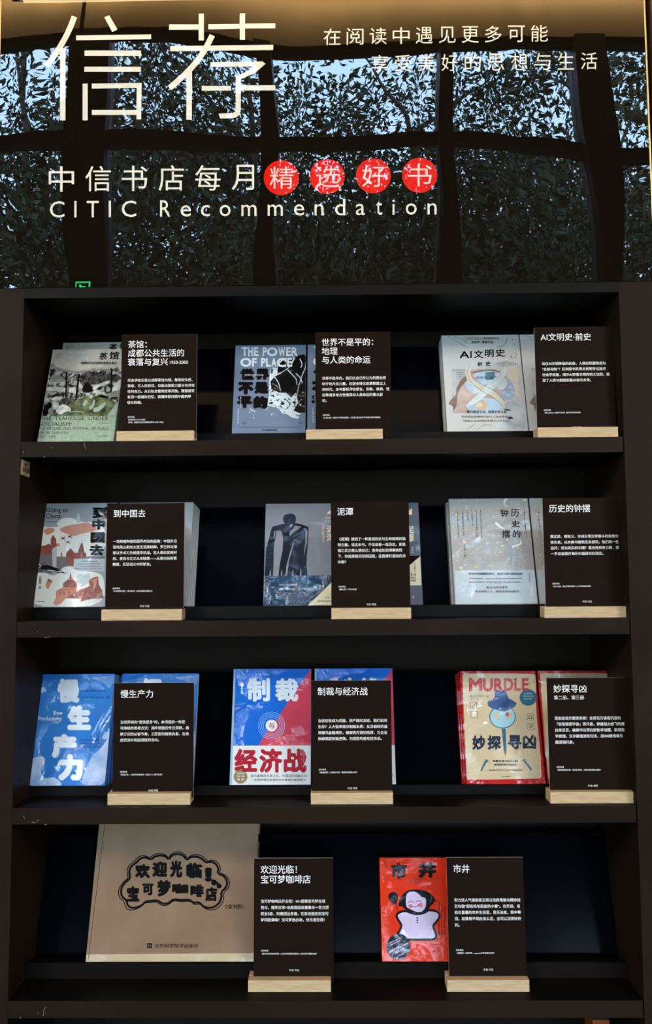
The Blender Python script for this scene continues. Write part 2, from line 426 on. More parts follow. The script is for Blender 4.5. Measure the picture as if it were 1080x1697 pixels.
pg.poly([(742, 240), (965, 237), (976, 247), (935, 283), (872, 312), (871, 338), (1018, 338), (1018, 360), (871, 360), (871, 445), (866, 464), (850, 475), (830, 479), (783, 479), (777, 459), (835, 457), (846, 452), (850, 443), (850, 303), (905, 275), (930, 258), (742, 260)], CREAM)
pg.rect(705, 341, 830, 361, CREAM)
pg.end('lettering', sign, 'second large cream character at the top left of the sign')
pg.frame(0, 0, 1)
pg.begin()
for i, c in enumerate('在阅读中遇见更多可能'):
    x = 536+i*38.15; y = 47.5-i*.62
    pg.begin(); pg.text(c, (x, y, x+28, y+27.5), CREAM, .0); pg.end('slogan_letter', sign)
pg.begin()
for i, c in enumerate('享受美好的思想与生活'):
    x = 615.5+i*38.5; y = 91.5-i*.45
    pg.begin(); pg.text(c, (x, y, x+27, y+28), CREAM, .0); pg.end('slogan_letter', sign)
pg.begin()
for i, c in enumerate('中信书店每月'):
    x = 81+i*60.6; y = 276-i*.5
    pg.begin(); pg.text(c, (x, y, x+(42 if c != '月' else 37), y+42), CREAM, 0); pg.end('letter', sign)
for i, c in enumerate('精选好书'):
    cx, cy = ((466, 295), (542, 293), (618.5, 292), (695, 291))[i]
    pg.begin(); pg.ell(cx, cy, 29, 29, RED, 48); d = pg.end('red_dot', sign)
    pg.begin(); pg.text(c, (cx-19, cy-18, cx+20, cy+18), PINK, -.004); pg.end('character', d)
pg.begin()
xs = dict(zip(range(20), (83, 123.5, 144, 180.5, 202, 0, 265.5, 299.5, 333, 364, 400, 443.5, 487, 521, 555, 589.5, 623, 650, 672, 708)))
for i, c in enumerate('CITIC Recommendation'):
    if c == ' ': continue
    x = xs[i]; y1 = 361-(x-83)*.008
    wd = {'C': 24, 'I': 3.5, 'T': 20, 'R': 17, 'e': 17, 'c': 15, 'o': 18, 'm': 25, 'n': 15, 'd': 17, 'a': 15, 't': 10, 'i': 3.6}[c]
    h = {'C': 27, 'I': 27, 'T': 27, 'R': 27, 'd': 27, 't': 23, 'i': 25}.get(c, 18.5)
    pg.begin(); pg.text(c, (x, y1-h, x+wd, y1), CREAM, 0); pg.end('letter', sign)
# strip lamp housing above the sign
e = empty('strip_lamp', loc=(0, -.075, 2.632)); tag(e, 'slim dark linear lamp above the top edge of the sign, washing it with warm light', 'lamp')
mb = MB(); mb.box((-.68, -.02, -.02), (.68, .02, .02), FRAME); mb.box((-.60, .015, .0), (-.58, .095, .015), FRAME); mb.box((.58, .015, .0), (.60, .095, .015), FRAME); mb.build('housing', e)
LED = mat('lit_diffuser', (1, .8, .5), .5, emis=(1, .72, .36), estr=4)
mb = MB(); mb.box((-.66, -.012, -.024), (.66, .012, -.0205), LED); mb.build('diffuser', e)
for i, x in enumerate((-3.3, 3.3)):  # bodies for the two added fill lamps, kept out of the mirror image
    M_ = Matrix.Translation((x, -3.4, 3.70)) @ (Vector((0, 0, 1.7))-Vector((x, -3.4, 3.70))).to_track_quat('-Z', 'Y').to_matrix().to_4x4()
    e = empty('added_fill_lamp', loc=(x, -3.4, 3.70)); tag(e, ('unseen square fill lamp added near the left wall by the windows', 'unseen square fill lamp added near the right wall by the windows')[i], 'lamp', 'added fill lamps')
    mb = MB(); mb.box((-.48, -.48, .02), (.48, .48, .10), FRAME); o = mb.build('housing', e); o.matrix_basis = Matrix.Translation((-x, 3.4, -3.70)) @ M_
    mb = MB(); mb.tube([(0, 0, .05), (0, 0, ROOM_Z-3.70)], .012, FRAME, 8); mb.build('hanger', e)
e = empty('cove_lamp', loc=(0, YW+.16, 5.685)); tag(e, 'long warm cove lamp along the ceiling above the windows', 'lamp')
mb = MB(); mb.box((-3.8, -.03, -.012), (3.8, .03, .02), FRAME); mb.build('housing', e)
# green exit sign by the window wall, mirrored at the lower edge of the sign
gx, gz = refl(130, 462, 3.85)
e = empty('exit_sign', loc=(gx, -3.85, gz)); tag(e, 'small lit green exit sign mirrored at the lower left edge of the dark sign', 'sign')
GREEN = mat('lit_green_sign', (.05, .8, .2), .5, emis=(.05, 1, .25), estr=9); DK = mat('dark_pictogram', (.01, .05, .02), .5)
mb = MB(); mb.box((-.06, -.02, -.05), (.06, .0, .05), FRAME); mb.build('housing', e)
mb = MB(); mb.box((-.056, .0, -.046), (.056, .003, .046), GREEN); f_ = mb.build('lit_face', e)
mb = MB(); mb.box((-.045, .003, -.036), (.045, .0045, .034), DK); mb.box((-.018, .0045, -.03), (.0, .006, .022), GREEN); mb.box((-.01, .0045, .0), (.028, .006, .01), GREEN); mb.build('pictogram', e)
mb = MB(); mb.box((-.01, -.02, .05), (.01, -.01, ROOM_Z-gz), FRAME); mb.build('hanger', e)

# ------------------------------------------------------------------ bookcase
case = empty('bookcase', loc=(0, 0, 0)); tag(case, 'dark brown bookcase with four sloped display shelves below the sign', 'bookcase')
HB = [.0285, .0245, .0195, .0310]
S0 = .085; LEAN = math.radians(16)
for sx_, nm in ((-1, 0), (1, 0)):
    mb = MB(); a, b = sorted((sx_*.6, sx_*.668)); mb.box((a, 0, 0), (b, .262, ZP-.001), CASE); mb.build('side_panel', case, .0008)
mb = MB(); mb.box((-.6, .25, .0), (.6, .262, ZP), BACK); mb.build('back_panel', case)
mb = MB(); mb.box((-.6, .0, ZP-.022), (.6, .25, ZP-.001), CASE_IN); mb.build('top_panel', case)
mb = MB(); mb.box((-.6, .02, .0), (.6, .04, Z1-4*PITCH-.032), CASE); mb.build('plinth', case)
for i in range(5):
    z = Z1-i*PITCH
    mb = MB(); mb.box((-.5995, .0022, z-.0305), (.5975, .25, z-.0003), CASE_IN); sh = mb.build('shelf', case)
    mb = MB(); mb.box((-.5995, .0, z-.031), (.5975, .0022, z), CASE); mb.build('edge_band', sh, .0006)
    if i < 4:
        h = HB[i]; c, s = math.cos(LEAN), math.sin(LEAN)
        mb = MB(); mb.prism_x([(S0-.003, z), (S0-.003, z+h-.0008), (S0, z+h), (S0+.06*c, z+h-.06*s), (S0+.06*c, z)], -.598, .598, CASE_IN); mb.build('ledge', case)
        o = .0455; L = .235
        p0 = (S0+o*c, z+h-o*s); p1 = (p0[0]+L*s, p0[1]+L*c); t = .012
        mb = MB(); mb.prism_x([p0, p1, (p1[0]+t*c, p1[1]-t*s), (p0[0]+t*c, p0[1]-t*s)], -.597, .597, BOARD); mb.build('sloped_board', case)
# the paler joint line along the left side, peg holes and scratches
HOLE = mat('dark_hole', (.004, .004, .004), .9); SCR = chalk('pale_scratch', (150, 140, 128))
NXP = np.array([1., 0, 0])
for (x, y) in ((41, 992), (35, 1291), (48, 700)):
    q = ray_hit(x, y, (-.6, 0, 0), NXP); mb = MB(); mb.tube([(-.601, q[1], q[2]), (-.5992, q[1], q[2])], .0035, HOLE, 10); mb.build('peg_hole', case)
mb = MB()
for a, b in (((38.5, 751), (39.5, 747)), ((85, 743), (86, 740.5)), ((73, 758), (74.5, 755)), ((139, 733.5), (142, 745)), ((62, 1047.5), (63.5, 1046.5)), ((73, 1057), (83, 1055.5)), ((93.5, 1049), (94.5, 1049)),
             ((39, 1352), (41, 1356.5)), ((53, 1363), (60, 1363)), ((61, 1360.5), (66, 1358)), ((74, 1366.6), (78, 1366.4)), ((62, 1678), (65, 1679.5)), ((72, 1683), (73, 1672)), ((73, 1672), (77, 1668.5)), ((33, 1687), (34.5, 1685))):
    p, q = [ray_hit(*k, (0, 0, 0), NY) for k in (a, b)]
    d = np.array([q[0]-p[0], q[2]-p[2]]); l = math.hypot(*d) or 1; n_ = np.array([-d[1], d[0]])/l*.0005
    mb.add([(p[0]-n_[0], -.0004, p[2]-n_[1]), (q[0]-n_[0]*.4, -.0004, q[2]-n_[1]*.4), (q[0]+n_[0]*.4, -.0004, q[2]+n_[1]*.4), (p[0]+n_[0], -.0004, p[2]+n_[1])], [(0, 1, 2, 3)], SCR)
mb.build('scratch_marks', case)
# small paper tag on the inside of the left side panel
st = [ray_hit(x, y, (-.6, 0, 0), NXP) for x, y in ((35, 761), (49, 766), (48.5, 791), (34, 786))]
TAGP = chalk('aged_paper', (196, 164, 132)); TAGB = chalk('brown_ink', (104, 88, 62))
def tag_quad(mb, u0, v0, u1, v1, m, x):
    P = lambda u, v: (st[0]*(1-u)+st[1]*u)*(1-v)+(st[3]*(1-u)+st[2]*u)*v
    q = [P(u0, v0), P(u1, v0), P(u1, v1), P(u0, v1)]
    vs = [(x, k[1], k[2]) for k in q]+[(-.6, k[1], k[2]) for k in q]
    mb.add(vs, [(0, 1, 2, 3), (7, 6, 5, 4), (0, 4, 5, 1), (1, 5, 6, 2), (2, 6, 7, 3), (3, 7, 4, 0)], m)
mb = MB(); tag_quad(mb, 0, 0, 1, 1, TAGP, -.5995); tg = mb.build('asset_label', None); tag(tg, 'small worn paper tag stuck inside the left side of the bookcase, second row', 'label')
mb = MB(); tag_quad(mb, .38, .2, .7, .36, TAGB, -.5993); tag_quad(mb, .2, .46, .95, .8, TAGB, -.5993); tag_quad(mb, .35, .9, .7, .96, TAGB, -.5993); o = mb.build('printed_block', tg)

# ------------------------------------------------------------------ books
def plane_matrix(bl, br, tl, s, z, lean, tr=None):
    a = math.radians(lean); n = np.array([0, math.cos(a), -math.sin(a)]); p0 = (0, s, z)
    BL, BR, TL = [ray_hit(*k, p0, n) for k in (bl, br, tl)]
    ux = BR-BL; W = np.linalg.norm(ux); ux /= W
    # bottom edge stays on its support
    up = np.cross(ux, n); up /= np.linalg.norm(up); H = float((TL-BL)@up)
    M = Matrix.Identity(4)
    for i in range(3):
        M[i][0] = ux[i]; M[i][1] = n[i]; M[i][2] = up[i]; M[i][3] = BL[i]
    return M, float(W), H
def level_matrix(M, s, z):
    """turn to the exact horizontal and stand the bottom edge on its ledge"""
    n = np.array(M.to_3x3() @ Vector((0, 1, 0))); M = M.copy()
    ux = np.array([1., 0, 0]); up = np.cross(ux, n)
    for i in range(3): M[i][0] = ux[i]; M[i][2] = up[i]
    M[1][3] = s; M[2][3] = z
    return M
def cover_mat(name, col, col2=None, coat=.9, cb=.0016, cs=16, **k):
    return mat(name, lin(col), .45, coat=coat, ior=(1.75 if cb >= .0028 else 1.5), coat_bump=cb, coat_scale=cs, col2=lin(col2) if col2 else None, **k)
def book_body(e, W, H, t, cm, spine=None, hard=False, pages=PAGE):
    b = .0022 if hard else .0006; ov = .003 if hard else 0
    mb = MB(); mb.box((0, 0, 0), (W, b, H), cm); mb.box((0, t-b, 0), (W, t, H), cm); mb.box((0, b, 0), (b, t-b, H), spine or cm)
    mb.build('cover', e)
    mb = MB(); mb.box((b, b, ov+.0004), (W-ov-.0006, t-b, H-ov-.0004), pages); mb.build('pages', e)
def new_book(name, corners, shelf, t, cm, label, group, cat='book', lean=16, s=S0, z=None, hard=False, spine=None, size=None, level=True):
    tl, tr_, br, bl = corners; zz = Z1-shelf*PITCH+(HB[shelf] if z is None else z)
    M, W, H = plane_matrix(bl, br, tl, s, zz, lean)
    W = (W+np.linalg.norm(ray_hit(*tr_, (0, s, zz), np.array([0, math.cos(math.radians(lean)), -math.sin(math.radians(lean))]))-ray_hit(*tl, (0, s, zz), np.array([0, math.cos(math.radians(lean)), -math.sin(math.radians(lean))]))))/2
    if level: M = level_matrix(M, s, zz)
    if size: W, H = size
    e = empty(name, M); tag(e, label, cat, group)
    book_body(e, W, H, t, cm, spine, hard)
    p = Page(M); p.W = W; p.H = H; e['w'] = W
    return e, p, M, W, H
def copy_tree(o, parent=None):
    c = o.copy(); COL.objects.link(c)
    if parent is not None: c.parent = parent
    for ch in list(o.children): copy_tree(ch, c)
    return c
def shifted(M, dx, dy, dz=0): return M @ Matrix.Translation((dx, dy, dz))
def plain_copy(e, M, label, group):
    """copy of a book whose printed front is hidden: cover and pages only"""
    c = e.copy(); COL.objects.link(c); c.matrix_world = M; tag(c, label, None, group)
    for ch in list(e.children):
        if ch.name.split('.')[0] in ('cover', 'pages'):
            d = ch.copy(); COL.objects.link(d); d.parent = c
    return c
def pcopy(e, corners, shelf, label, lean=16, s=S0):
    """second copy of the same title, placed by its own corners"""
    tl, tr_, br, bl = corners; zz = Z1-shelf*PITCH+HB[shelf]
    M, W, H = plane_matrix(bl, br, tl, s, zz, lean); M = level_matrix(M, s, zz)
    c = copy_tree(e); c.matrix_world = M; c['label'] = label
    return c, M
def print_part(p, parent, name, label=None): return p.end(name, parent, label)

# ---- teahouse book
PAPER1 = cover_mat('mottled_cream_cover', (196, 190, 176), (166, 160, 146), coat=.22, cb=.0016, cs=25, nscale=160, lo=.3, hi=.42)
G = 'copies of the teahouse book'
PHOTO = cover_mat('grainy_photo_print', (26, 23, 20), (176, 172, 160), coat=.22, cb=.0016, cs=25, nscale=85, lo=.42, hi=.6, detail=8, noise=.8)
PHOTOD = cover_mat('dark_photo_print', (20, 18, 15), (92, 88, 80), coat=.22, cb=.0016, cs=25, nscale=110, lo=.42, hi=.68, detail=8)
PHOTOG = cover_mat('green_photo_print', (38, 44, 26), (112, 120, 82), coat=.22, cb=.0016, cs=25, nscale=60, lo=.35, hi=.66, detail=6)
BWHITE = cover_mat('photo_white', (206, 204, 196), (150, 150, 140), coat=.22, cb=.0016, cs=25, nscale=90)
BGREY = cover_mat('photo_grey', (140, 136, 124), (112, 108, 98), coat=.22, cb=.0016, cs=25, nscale=90)
BGREEN = cover_mat('pale_green_print', (156, 170, 148), (140, 154, 130), coat=.3, cb=.0016, cs=25, nscale=120)
INKB = mat('black_print', lin((12, 10, 9)), .5, spec=.04)
INKD = mat('dark_grey_print', lin((48, 46, 43)), .5, spec=.04)
def tea_art(p, e):
    p.frame(55, 565, 7.2); p.begin()
    p.poly([(215, 262), (255, 300), (390, 345), (545, 372), (700, 345), (900, 322), (1062, 315), (1012, 900), (92, 900)], PHOTO)
    p.poly([(222, 262), (250, 268), (270, 310), (400, 345), (540, 362), (700, 330), (760, 325), (740, 350), (640, 365), (545, 395), (400, 372), (260, 330), (210, 320)], BGREY)
    p.blob([(195, 480), (210, 430), (270, 400), (330, 420), (380, 460), (385, 490), (190, 490)], BGREY)
    p.blob([(560, 400), (640, 360), (720, 362), (760, 400), (860, 395), (1050, 400), (1045, 520), (940, 470), (800, 500), (700, 530), (560, 520)], PHOTOD)
    p.blob([(580, 620), (590, 540), (640, 490), (680, 520), (720, 560), (700, 620)], INKB)
    p.poly([(160, 550), (510, 560), (505, 625), (330, 600), (165, 600)], BWHITE)
    for a, b, wd in (((396, 375), (392, 690), 22), ((548, 395), (505, 745), 24), ((420, 480), (415, 690), 12), ((935, 330), (930, 600), 20), ((1000, 540), (955, 620), 10)): p.line([a, b], wd, INKB)
    for a, b in (((240, 340), (190, 470)), ((300, 340), (220, 400)), ((880, 340), (820, 430)), ((930, 400), (870, 330)), ((960, 330), (1030, 350))): p.line([a, b], 6, INKB)
    p.blob([(700, 575), (730, 535), (800, 510), (880, 480), (905, 470), (915, 500), (860, 530), (790, 545), (740, 585)], BWHITE)
    p.blob([(695, 628), (715, 598), (760, 585), (805, 605), (812, 635), (760, 632)], BWHITE)
    p.blob([(935, 610), (950, 545), (1010, 480), (1056, 445), (1050, 560), (1000, 600), (950, 640)], BWHITE)
    p.blob([(905, 650), (940, 610), (1000, 590), (1045, 600), (1040, 650), (960, 670), (930, 670)], BGREY)
    p.blob([(730, 770), (760, 650), (840, 640), (900, 680), (860, 740), (800, 760)], INKB)
    p.blob([(110, 860), (130, 780), (200, 720), (240, 760), (190, 830), (170, 890), (120, 890)], INKB)
    p.blob([(310, 740), (340, 680), (500, 690), (560, 700), (520, 780), (430, 780), (340, 770)], PHOTOD)
    p.poly([(180, 900), (400, 790), (520, 700), (720, 650), (860, 690), (960, 720), (1020, 740), (1005, 900)], PHOTOG)
    p.blob([(215, 760), (245, 715), (300, 725), (310, 790), (260, 830)], BWHITE)
    p.blob([(210, 690), (290, 660), (330, 675), (300, 715), (230, 715)], BWHITE)
    p.blob([(265, 830), (320, 770), (370, 752), (440, 800), (460, 835), (370, 850), (340, 880), (290, 870)], BWHITE)
    p.blob([(195, 890), (175, 830), (200, 800), (250, 830), (235, 880)], BGREY)
    p.line([(430, 848), (600, 848), (600, 875)], 10, BGREEN)
    p.blob([(590, 760), (615, 700), (660, 720), (625, 770), (600, 790)], BGREEN); p.ell(690, 665, 26, 24, BGREEN)
    p.blob([(660, 790), (700, 770), (725, 700), (745, 700), (720, 800), (680, 830)], BGREEN)
    p.blob([(715, 800), (780, 790), (850, 730), (880, 745), (800, 840), (720, 860)], BGREEN); p.ell(865, 705, 28, 22, PHOTOG)
    p.poly([(885, 895), (1000, 740), (1022, 745), (1005, 895)], BGREEN)
    p.poly([(92, 900), (1000, 900), (950, 1200), (30, 1222)], BGREEN)
    p.end('cover_picture', e, 'grainy black and white teahouse photo tinted green below')
    p.begin(); p.text('茶', (788, 142, 888, 228), INKB, .02, .15); p.text('馆', (912, 130, 1030, 222), INKB, .02, .15)
    p.end('title_text', e)
    p.begin(); p.text('成都的公共生活的衰落与复兴', (570, 248, 1000, 282), INKD, .02); p.text('(1950—2000)', (735, 294, 985, 320), BWHITE, .02)
    for k, tx in enumerate(('现代中国', '的日常', '社会')): p.text(tx, (268-3*k, 162+20*k, 350-22*k, 176+20*k), INKD, .01)
    p.text('THE  TEAHOUSE  UNDER', (90, 906, 895, 950), INKB, -.006, .1); p.text('SOCIALISM:', (72, 972, 462, 1018), INKB, -.004, .1)
    p.text('THE  DECLINE  AND  RENEWAL  OF  PUBLIC', (68, 1030, 908, 1064), INKD, 0, .1); p.text('LIFE  IN  CHENGDU', (64, 1084, 425, 1112), INKD, 0, .1)
    p.text('1950 - 2000', (60, 1130, 270, 1158), INKD, 0, .1); p.text('理想国译丛', (780, 978, 915, 990), INKD); p.text('▲ 民主与建设', (765, 1132, 895, 1146), INKD, .01)
    p.end('small_text', e)
e2, p2, M2, W2, H2 = new_book('book', [(100, 573), (218, 571), (203, 719), (85, 719)], 0, .02, PAPER1, 'rear copy of the teahouse book, only its top edge showing above the front copy', G, size=(.155, .225))
ez, pz, Mz, Wz, Hz = new_book('book', [(90, 582), (211, 578), (187, 735), (61, 736)], 0, .016, PAPER1, 'grey green book with a teahouse photo, standing at the left end of the top shelf', G, lean=20, s=.042, z=.0055)
tea_art(pz, ez)
for ch in ez.children:
    if ch.name.split('.')[0] in ('title_text', 'cover_picture', 'small_text'):
        d = ch.copy(); COL.objects.link(d); d.parent = e2

# ---- slate blue book with a black rock
SLATE = cover_mat('slate_blue_cover', (108, 121, 140), coat=.02, cb=.0004)
G = 'copies of the slate blue book'
ep, pp, Mp, Wp, Hp = new_book('book', [(398, 573), (514, 571), (506, 719), (384, 718.5)], 0, .022, SLATE, 'slate blue book with black rock picture on the top shelf', G)
VEIN = cover_mat('rock_print', (14, 13, 13), (196, 202, 204), coat=.02, cb=.0004, nscale=50, lo=.63, hi=.70, detail=8, noise=2.5)
SPRAY = cover_mat('spray_print', (206, 214, 216), (20, 20, 20), coat=.02, cb=.0004, nscale=75, lo=.52, hi=.62, detail=8, noise=2)
ROCKB = mat('rock_black', lin((13, 12, 12)), .5, spec=.04); SW = mat('cool_white_print', lin((210, 214, 212)), .5, spec=.04)
p = pp; p.frame(380, 565, 7.45); p.begin()
p.poly([(498, 400), (520, 350), (560, 330), (600, 340), (590, 300), (640, 240), (700, 210), (760, 220), (830, 180), (920, 165), (985, 195), (990, 260), (975, 560), (960, 720), (955, 880), (880, 895), (850, 960), (780, 950), (720, 900), (660, 900), (600, 830), (540, 815), (470, 800), (490, 640), (492, 500)], SPRAY)
p.poly([(505, 500), (560, 440), (640, 400), (700, 330), (705, 215), (760, 225), (830, 180), (925, 165), (985, 200), (985, 480), (960, 720), (955, 885), (860, 890), (790, 860), (850, 760), (820, 640), (760, 700), (700, 640), (620, 640), (520, 600)], VEIN)
p.blob([(760, 330), (800, 230), (900, 190), (950, 240), (930, 370), (870, 440), (800, 400)], ROCKB)
p.blob([(590, 400), (600, 310), (650, 240), (700, 250), (700, 340), (640, 390)], ROCKB)
p.blob([(600, 480), (700, 400), (800, 460), (810, 560), (740, 640), (660, 600)], ROCKB)
for q in ([(800, 200), (770, 290), (700, 360), (560, 430), (505, 480)], [(720, 360), (800, 440), (830, 480), (830, 540)], [(985, 215), (920, 370), (880, 470), (840, 620), (820, 760)], [(870, 220), (900, 290), (880, 330)], [(560, 450), (610, 520), (630, 620)], [(820, 400), (880, 460), (900, 520)], [(540, 330), (580, 360), (570, 410), (520, 420)]):
    p.line(q, [12, 9, 9, 6, 4][:len(q)], SW, 1)
p.poly([(690, 850), (740, 830), (790, 890), (850, 945), (845, 962), (770, 945), (710, 905)], SW)
p.poly([(240, 830), (320, 870), (330, 882), (270, 860)], SW); p.scat([(300, 950), (295, 915), (250, 880), (470, 830), (455, 850), (520, 910), (540, 900)], 8, SW)
p.line([(118, 1066), (890, 1068)], 4, INKD); p.line([(185, 980), (185, 1055)], 4, INKD); p.line([(150, 1016), (220, 1016)], 4, INKD); p.line([(882, 980), (882, 1050)], 4, INKD); p.line([(850, 1016), (915, 1016)], 4, INKD)
p.end('cover_picture', ep, 'black rock with white veins')
p.begin()
for c, b in zip('THE', ((152, 78, 225, 188), (232, 78, 288, 190), (300, 80, 360, 188))): p.text(c, b, SW, .03)
for c, b in zip('POWER', ((410, 80, 462, 188), (462, 82, 594, 190), (605, 80, 690, 188), (700, 80, 760, 188), (768, 80, 842, 190))): p.text(c, b, SW, .03)
for c, b in zip('OFPLACE', ((135, 212, 272, 322), (280, 212, 338, 320), (390, 212, 445, 320), (452, 212, 510, 320), (518, 212, 580, 320), (585, 212, 700, 326), (712, 212, 775, 320))): p.text(c, b, SW, .03)
p.end('english_title_text', ep)
p.begin()
for c, b in zip('世界不是平的', ((132, 342, 308, 484), (322, 342, 495, 484), (106, 508, 300, 664), (306, 508, 486, 654), (94, 682, 282, 832), (296, 682, 476, 838))): p.text(c, b, INKB, .085)
p.end('title_text', ep, 'heavy black characters')
p.begin(); p.text('地理与人类的命运', (196, 414, 420, 434), SW); p.line([(185, 410), (185, 445)], 3, SW); p.vtext('地图之书权力与人的命运', 132, 146, 690, 830, SW); p.vtext('作者中信译者', 102, 120, 835, 1025, SW, .0, -6)
p.text('民主与建设出版社', (400, 1092, 596, 1110), INKD, .02, .2); p.end('small_text', ep)
plain_copy(ep, shifted(Mp, 0, .0225), 'hidden copy standing right behind the slate blue book', G)
c_, M_ = pcopy(ep, [(516, 571), (634, 570), (632, 719), (509, 719)], 0, 'slate blue book mostly hidden behind the top shelf middle card')

# ---- off white book with a head in profile and ribbons
OFFW = cover_mat('off_white_cover', (192, 189, 182), coat=.04, cb=.0005)
G = 'copies of the off white profile book'
ea, pa, Ma, Wa, Ha = new_book('book', [(733, 555), (861, 550), (874, 711), (741, 714)], 0, .022, OFFW, 'off white book with a head in profile and crossed ribbons on the top shelf', G)
def wash(name, c, c2, sc=30): return cover_mat(name, c, c2, coat=.04, cb=.0005, nscale=sc, lo=.3, hi=.7, detail=6, noise=1)
WPINK = wash('rose_wash', (168, 140, 130), (196, 178, 168)); WDARK = wash('umber_wash', (96, 82, 76), (150, 128, 118)); WBLUE = wash('pale_blue_wash', (150, 176, 196), (190, 202, 208))
WTEAL = wash('teal_wash', (74, 100, 116), (110, 136, 150)); WLILAC = wash('lilac_wash', (142, 152, 182), (168, 178, 200)); WGREY = wash('grey_wash', (150, 152, 148), (196, 198, 194)); WSAND = wash('sand_wash', (204, 184, 160), (214, 202, 184)); WCREAM = wash('cream_ribbon', (206, 198, 178), (190, 178, 152)); WWHITE = wash('white_ribbon', (206, 210, 206), (180, 190, 186))
p = pa; p.frame(728, 545, 6.667); p.begin()
p.rect(135, 440, 330, 760, WGREY); p.poly([(750, 410), (860, 415), (885, 740), (780, 740)], WSAND); p.poly([(600, 380), (740, 350), (860, 400), (700, 420)], WGREY)
p.poly([(300, 480), (420, 440), (560, 440), (680, 470), (780, 560), (835, 680), (830, 740), (780, 780), (700, 800), (640, 900), (280, 930), (150, 930), (155, 850), (100, 830), (120, 790), (185, 720), (185, 660), (230, 580)], WPINK)
p.poly([(185, 660), (230, 570), (300, 510), (310, 560), (240, 640), (200, 720), (190, 840), (150, 920), (150, 860), (98, 828), (120, 790), (180, 725)], WDARK)
p.blob([(265, 600), (330, 560), (430, 570), (520, 620), (480, 690), (400, 720), (320, 690)], WBLUE)
p.blob([(370, 490), (500, 450), (640, 480), (690, 530), (600, 620), (480, 610), (400, 560)], WBLUE)
p.poly([(505, 482), (610, 476), (612, 520), (650, 520), (650, 560), (510, 566)], WTEAL)
p.line([(365, 485), (480, 462), (600, 455), (690, 480)], [18, 16, 14, 6], WDARK, 1)
p.poly([(760, 560), (800, 590), (835, 690), (832, 742), (800, 742), (800, 785), (700, 785), (690, 700), (750, 640)], WLILAC)
for x, y in ((760, 630), (690, 690), (735, 720), (790, 690)): p.rect(x, y, x+42, y+30, WBLUE)
p.blob([(300, 880), (370, 790), (480, 760), (620, 770), (700, 830), (660, 920), (480, 940), (350, 930)], WBLUE)
p.blob([(390, 860), (400, 790), (480, 780), (540, 850), (500, 900), (420, 900)], wash('ochre_wash', (196, 160, 126), (208, 190, 168)))
p.ell(440, 840, 34, 26, WCREAM)
p.poly([(700, 830), (880, 770), (950, 1000), (940, 1110), (600, 1100), (700, 1000)], WGREY)
p.line([(345, 405), (310, 450), (320, 540), (370, 600), (470, 660), (600, 720), (690, 800), (710, 880)], [26, 44, 60, 60, 56, 60, 56, 24], WCREAM, 2)
p.line([(740, 420), (715, 480), (640, 570), (560, 650), (480, 720), (380, 800), (300, 860)], [30, 60, 80, 80, 70, 60, 30], WWHITE, 2)
p.blob([(620, 660), (680, 560), (740, 540), (755, 620), (690, 690)], WWHITE)
for q in ([(345, 405), (308, 450), (316, 540), (366, 612), (470, 690), (600, 760), (690, 850)], [(360, 430), (350, 520), (400, 580), (520, 640), (640, 700), (710, 790)], [(715, 470), (640, 540), (560, 620)], [(740, 110), (720, 180), (620, 210)], [(90, 80), (200, 150), (290, 200)], [(150, 90), (260, 110), (300, 160)], [(400, 1045), (300, 1118)], [(500, 1060), (410, 1118)], [(750, 90), (745, 150), (680, 200)]): p.line(q, 3, INKD, 2)
p.scat([(random.uniform(780, 890), random.uniform(90, 340)) for _ in range(16)], 6, INKD)
p.scat([(random.uniform(680, 890), random.uniform(370, 400)) for _ in range(8)], 5, INKD); p.scat([(random.uniform(860, 890), random.uniform(400, 730)) for _ in range(8)], 4, INKD)
for k in range(6): p.line([(180, 460+k*24), (290-k*4, 460+k*24)], 2.5, INKD)
p.poly([(700, 880), (760, 890), (800, 905), (740, 905)], INKD); p.poly([(740, 980), (800, 975), (815, 995), (770, 1000)], INKD)
p.end('cover_picture', ea, 'watercolour head in profile with two crossed ribbons')
p.begin()
for c, b in zip('AI文明史', ((220, 250, 330, 326), (340, 246, 354, 324), (380, 238, 482, 326), (500, 232, 598, 318), (618, 222, 724, 310))): p.text(c, b, INKB, .018)
p.text('前', (420, 368, 472, 416), INKB, .012); p.text('史', (506, 362, 564, 412), INKB, .012)
p.end('title_text', ea)
BRN = mat('brown_print', lin((120, 88, 56)), .5, coat=.4)
p.begin(); p.text('亚洲图书奖得主，基辛格推荐学者', (285, 94, 655, 124), BRN, .01); p.text('张笑宇  重磅作品', (352, 134, 592, 164), INKD, .01)
p.text('张笑宇  著', (405, 528, 590, 556), INKD, 0); p.text('我们相对于AI，就是史前人类', (300, 902, 740, 936), INKD, .01)
p.text('将发现非常事的过去与人类未来命运', (240, 960, 790, 986), INKD, 0); p.text('找到工业文明的共振与人们工作', (260, 1006, 780, 1030), INKD, 0); p.text('中信出版集团', (480, 1060, 574, 1070), INKD); p.end('small_text', ea)
plain_copy(ea, shifted(Ma, -.0012, .0225), 'copy standing right behind the off white profile book, only its left edge showing', G)
c_, M_ = pcopy(ea, [(863, 551), (990, 547), (1010, 711), (877, 712)], 0, 'off white profile book mostly hidden behind the rightmost top shelf card')

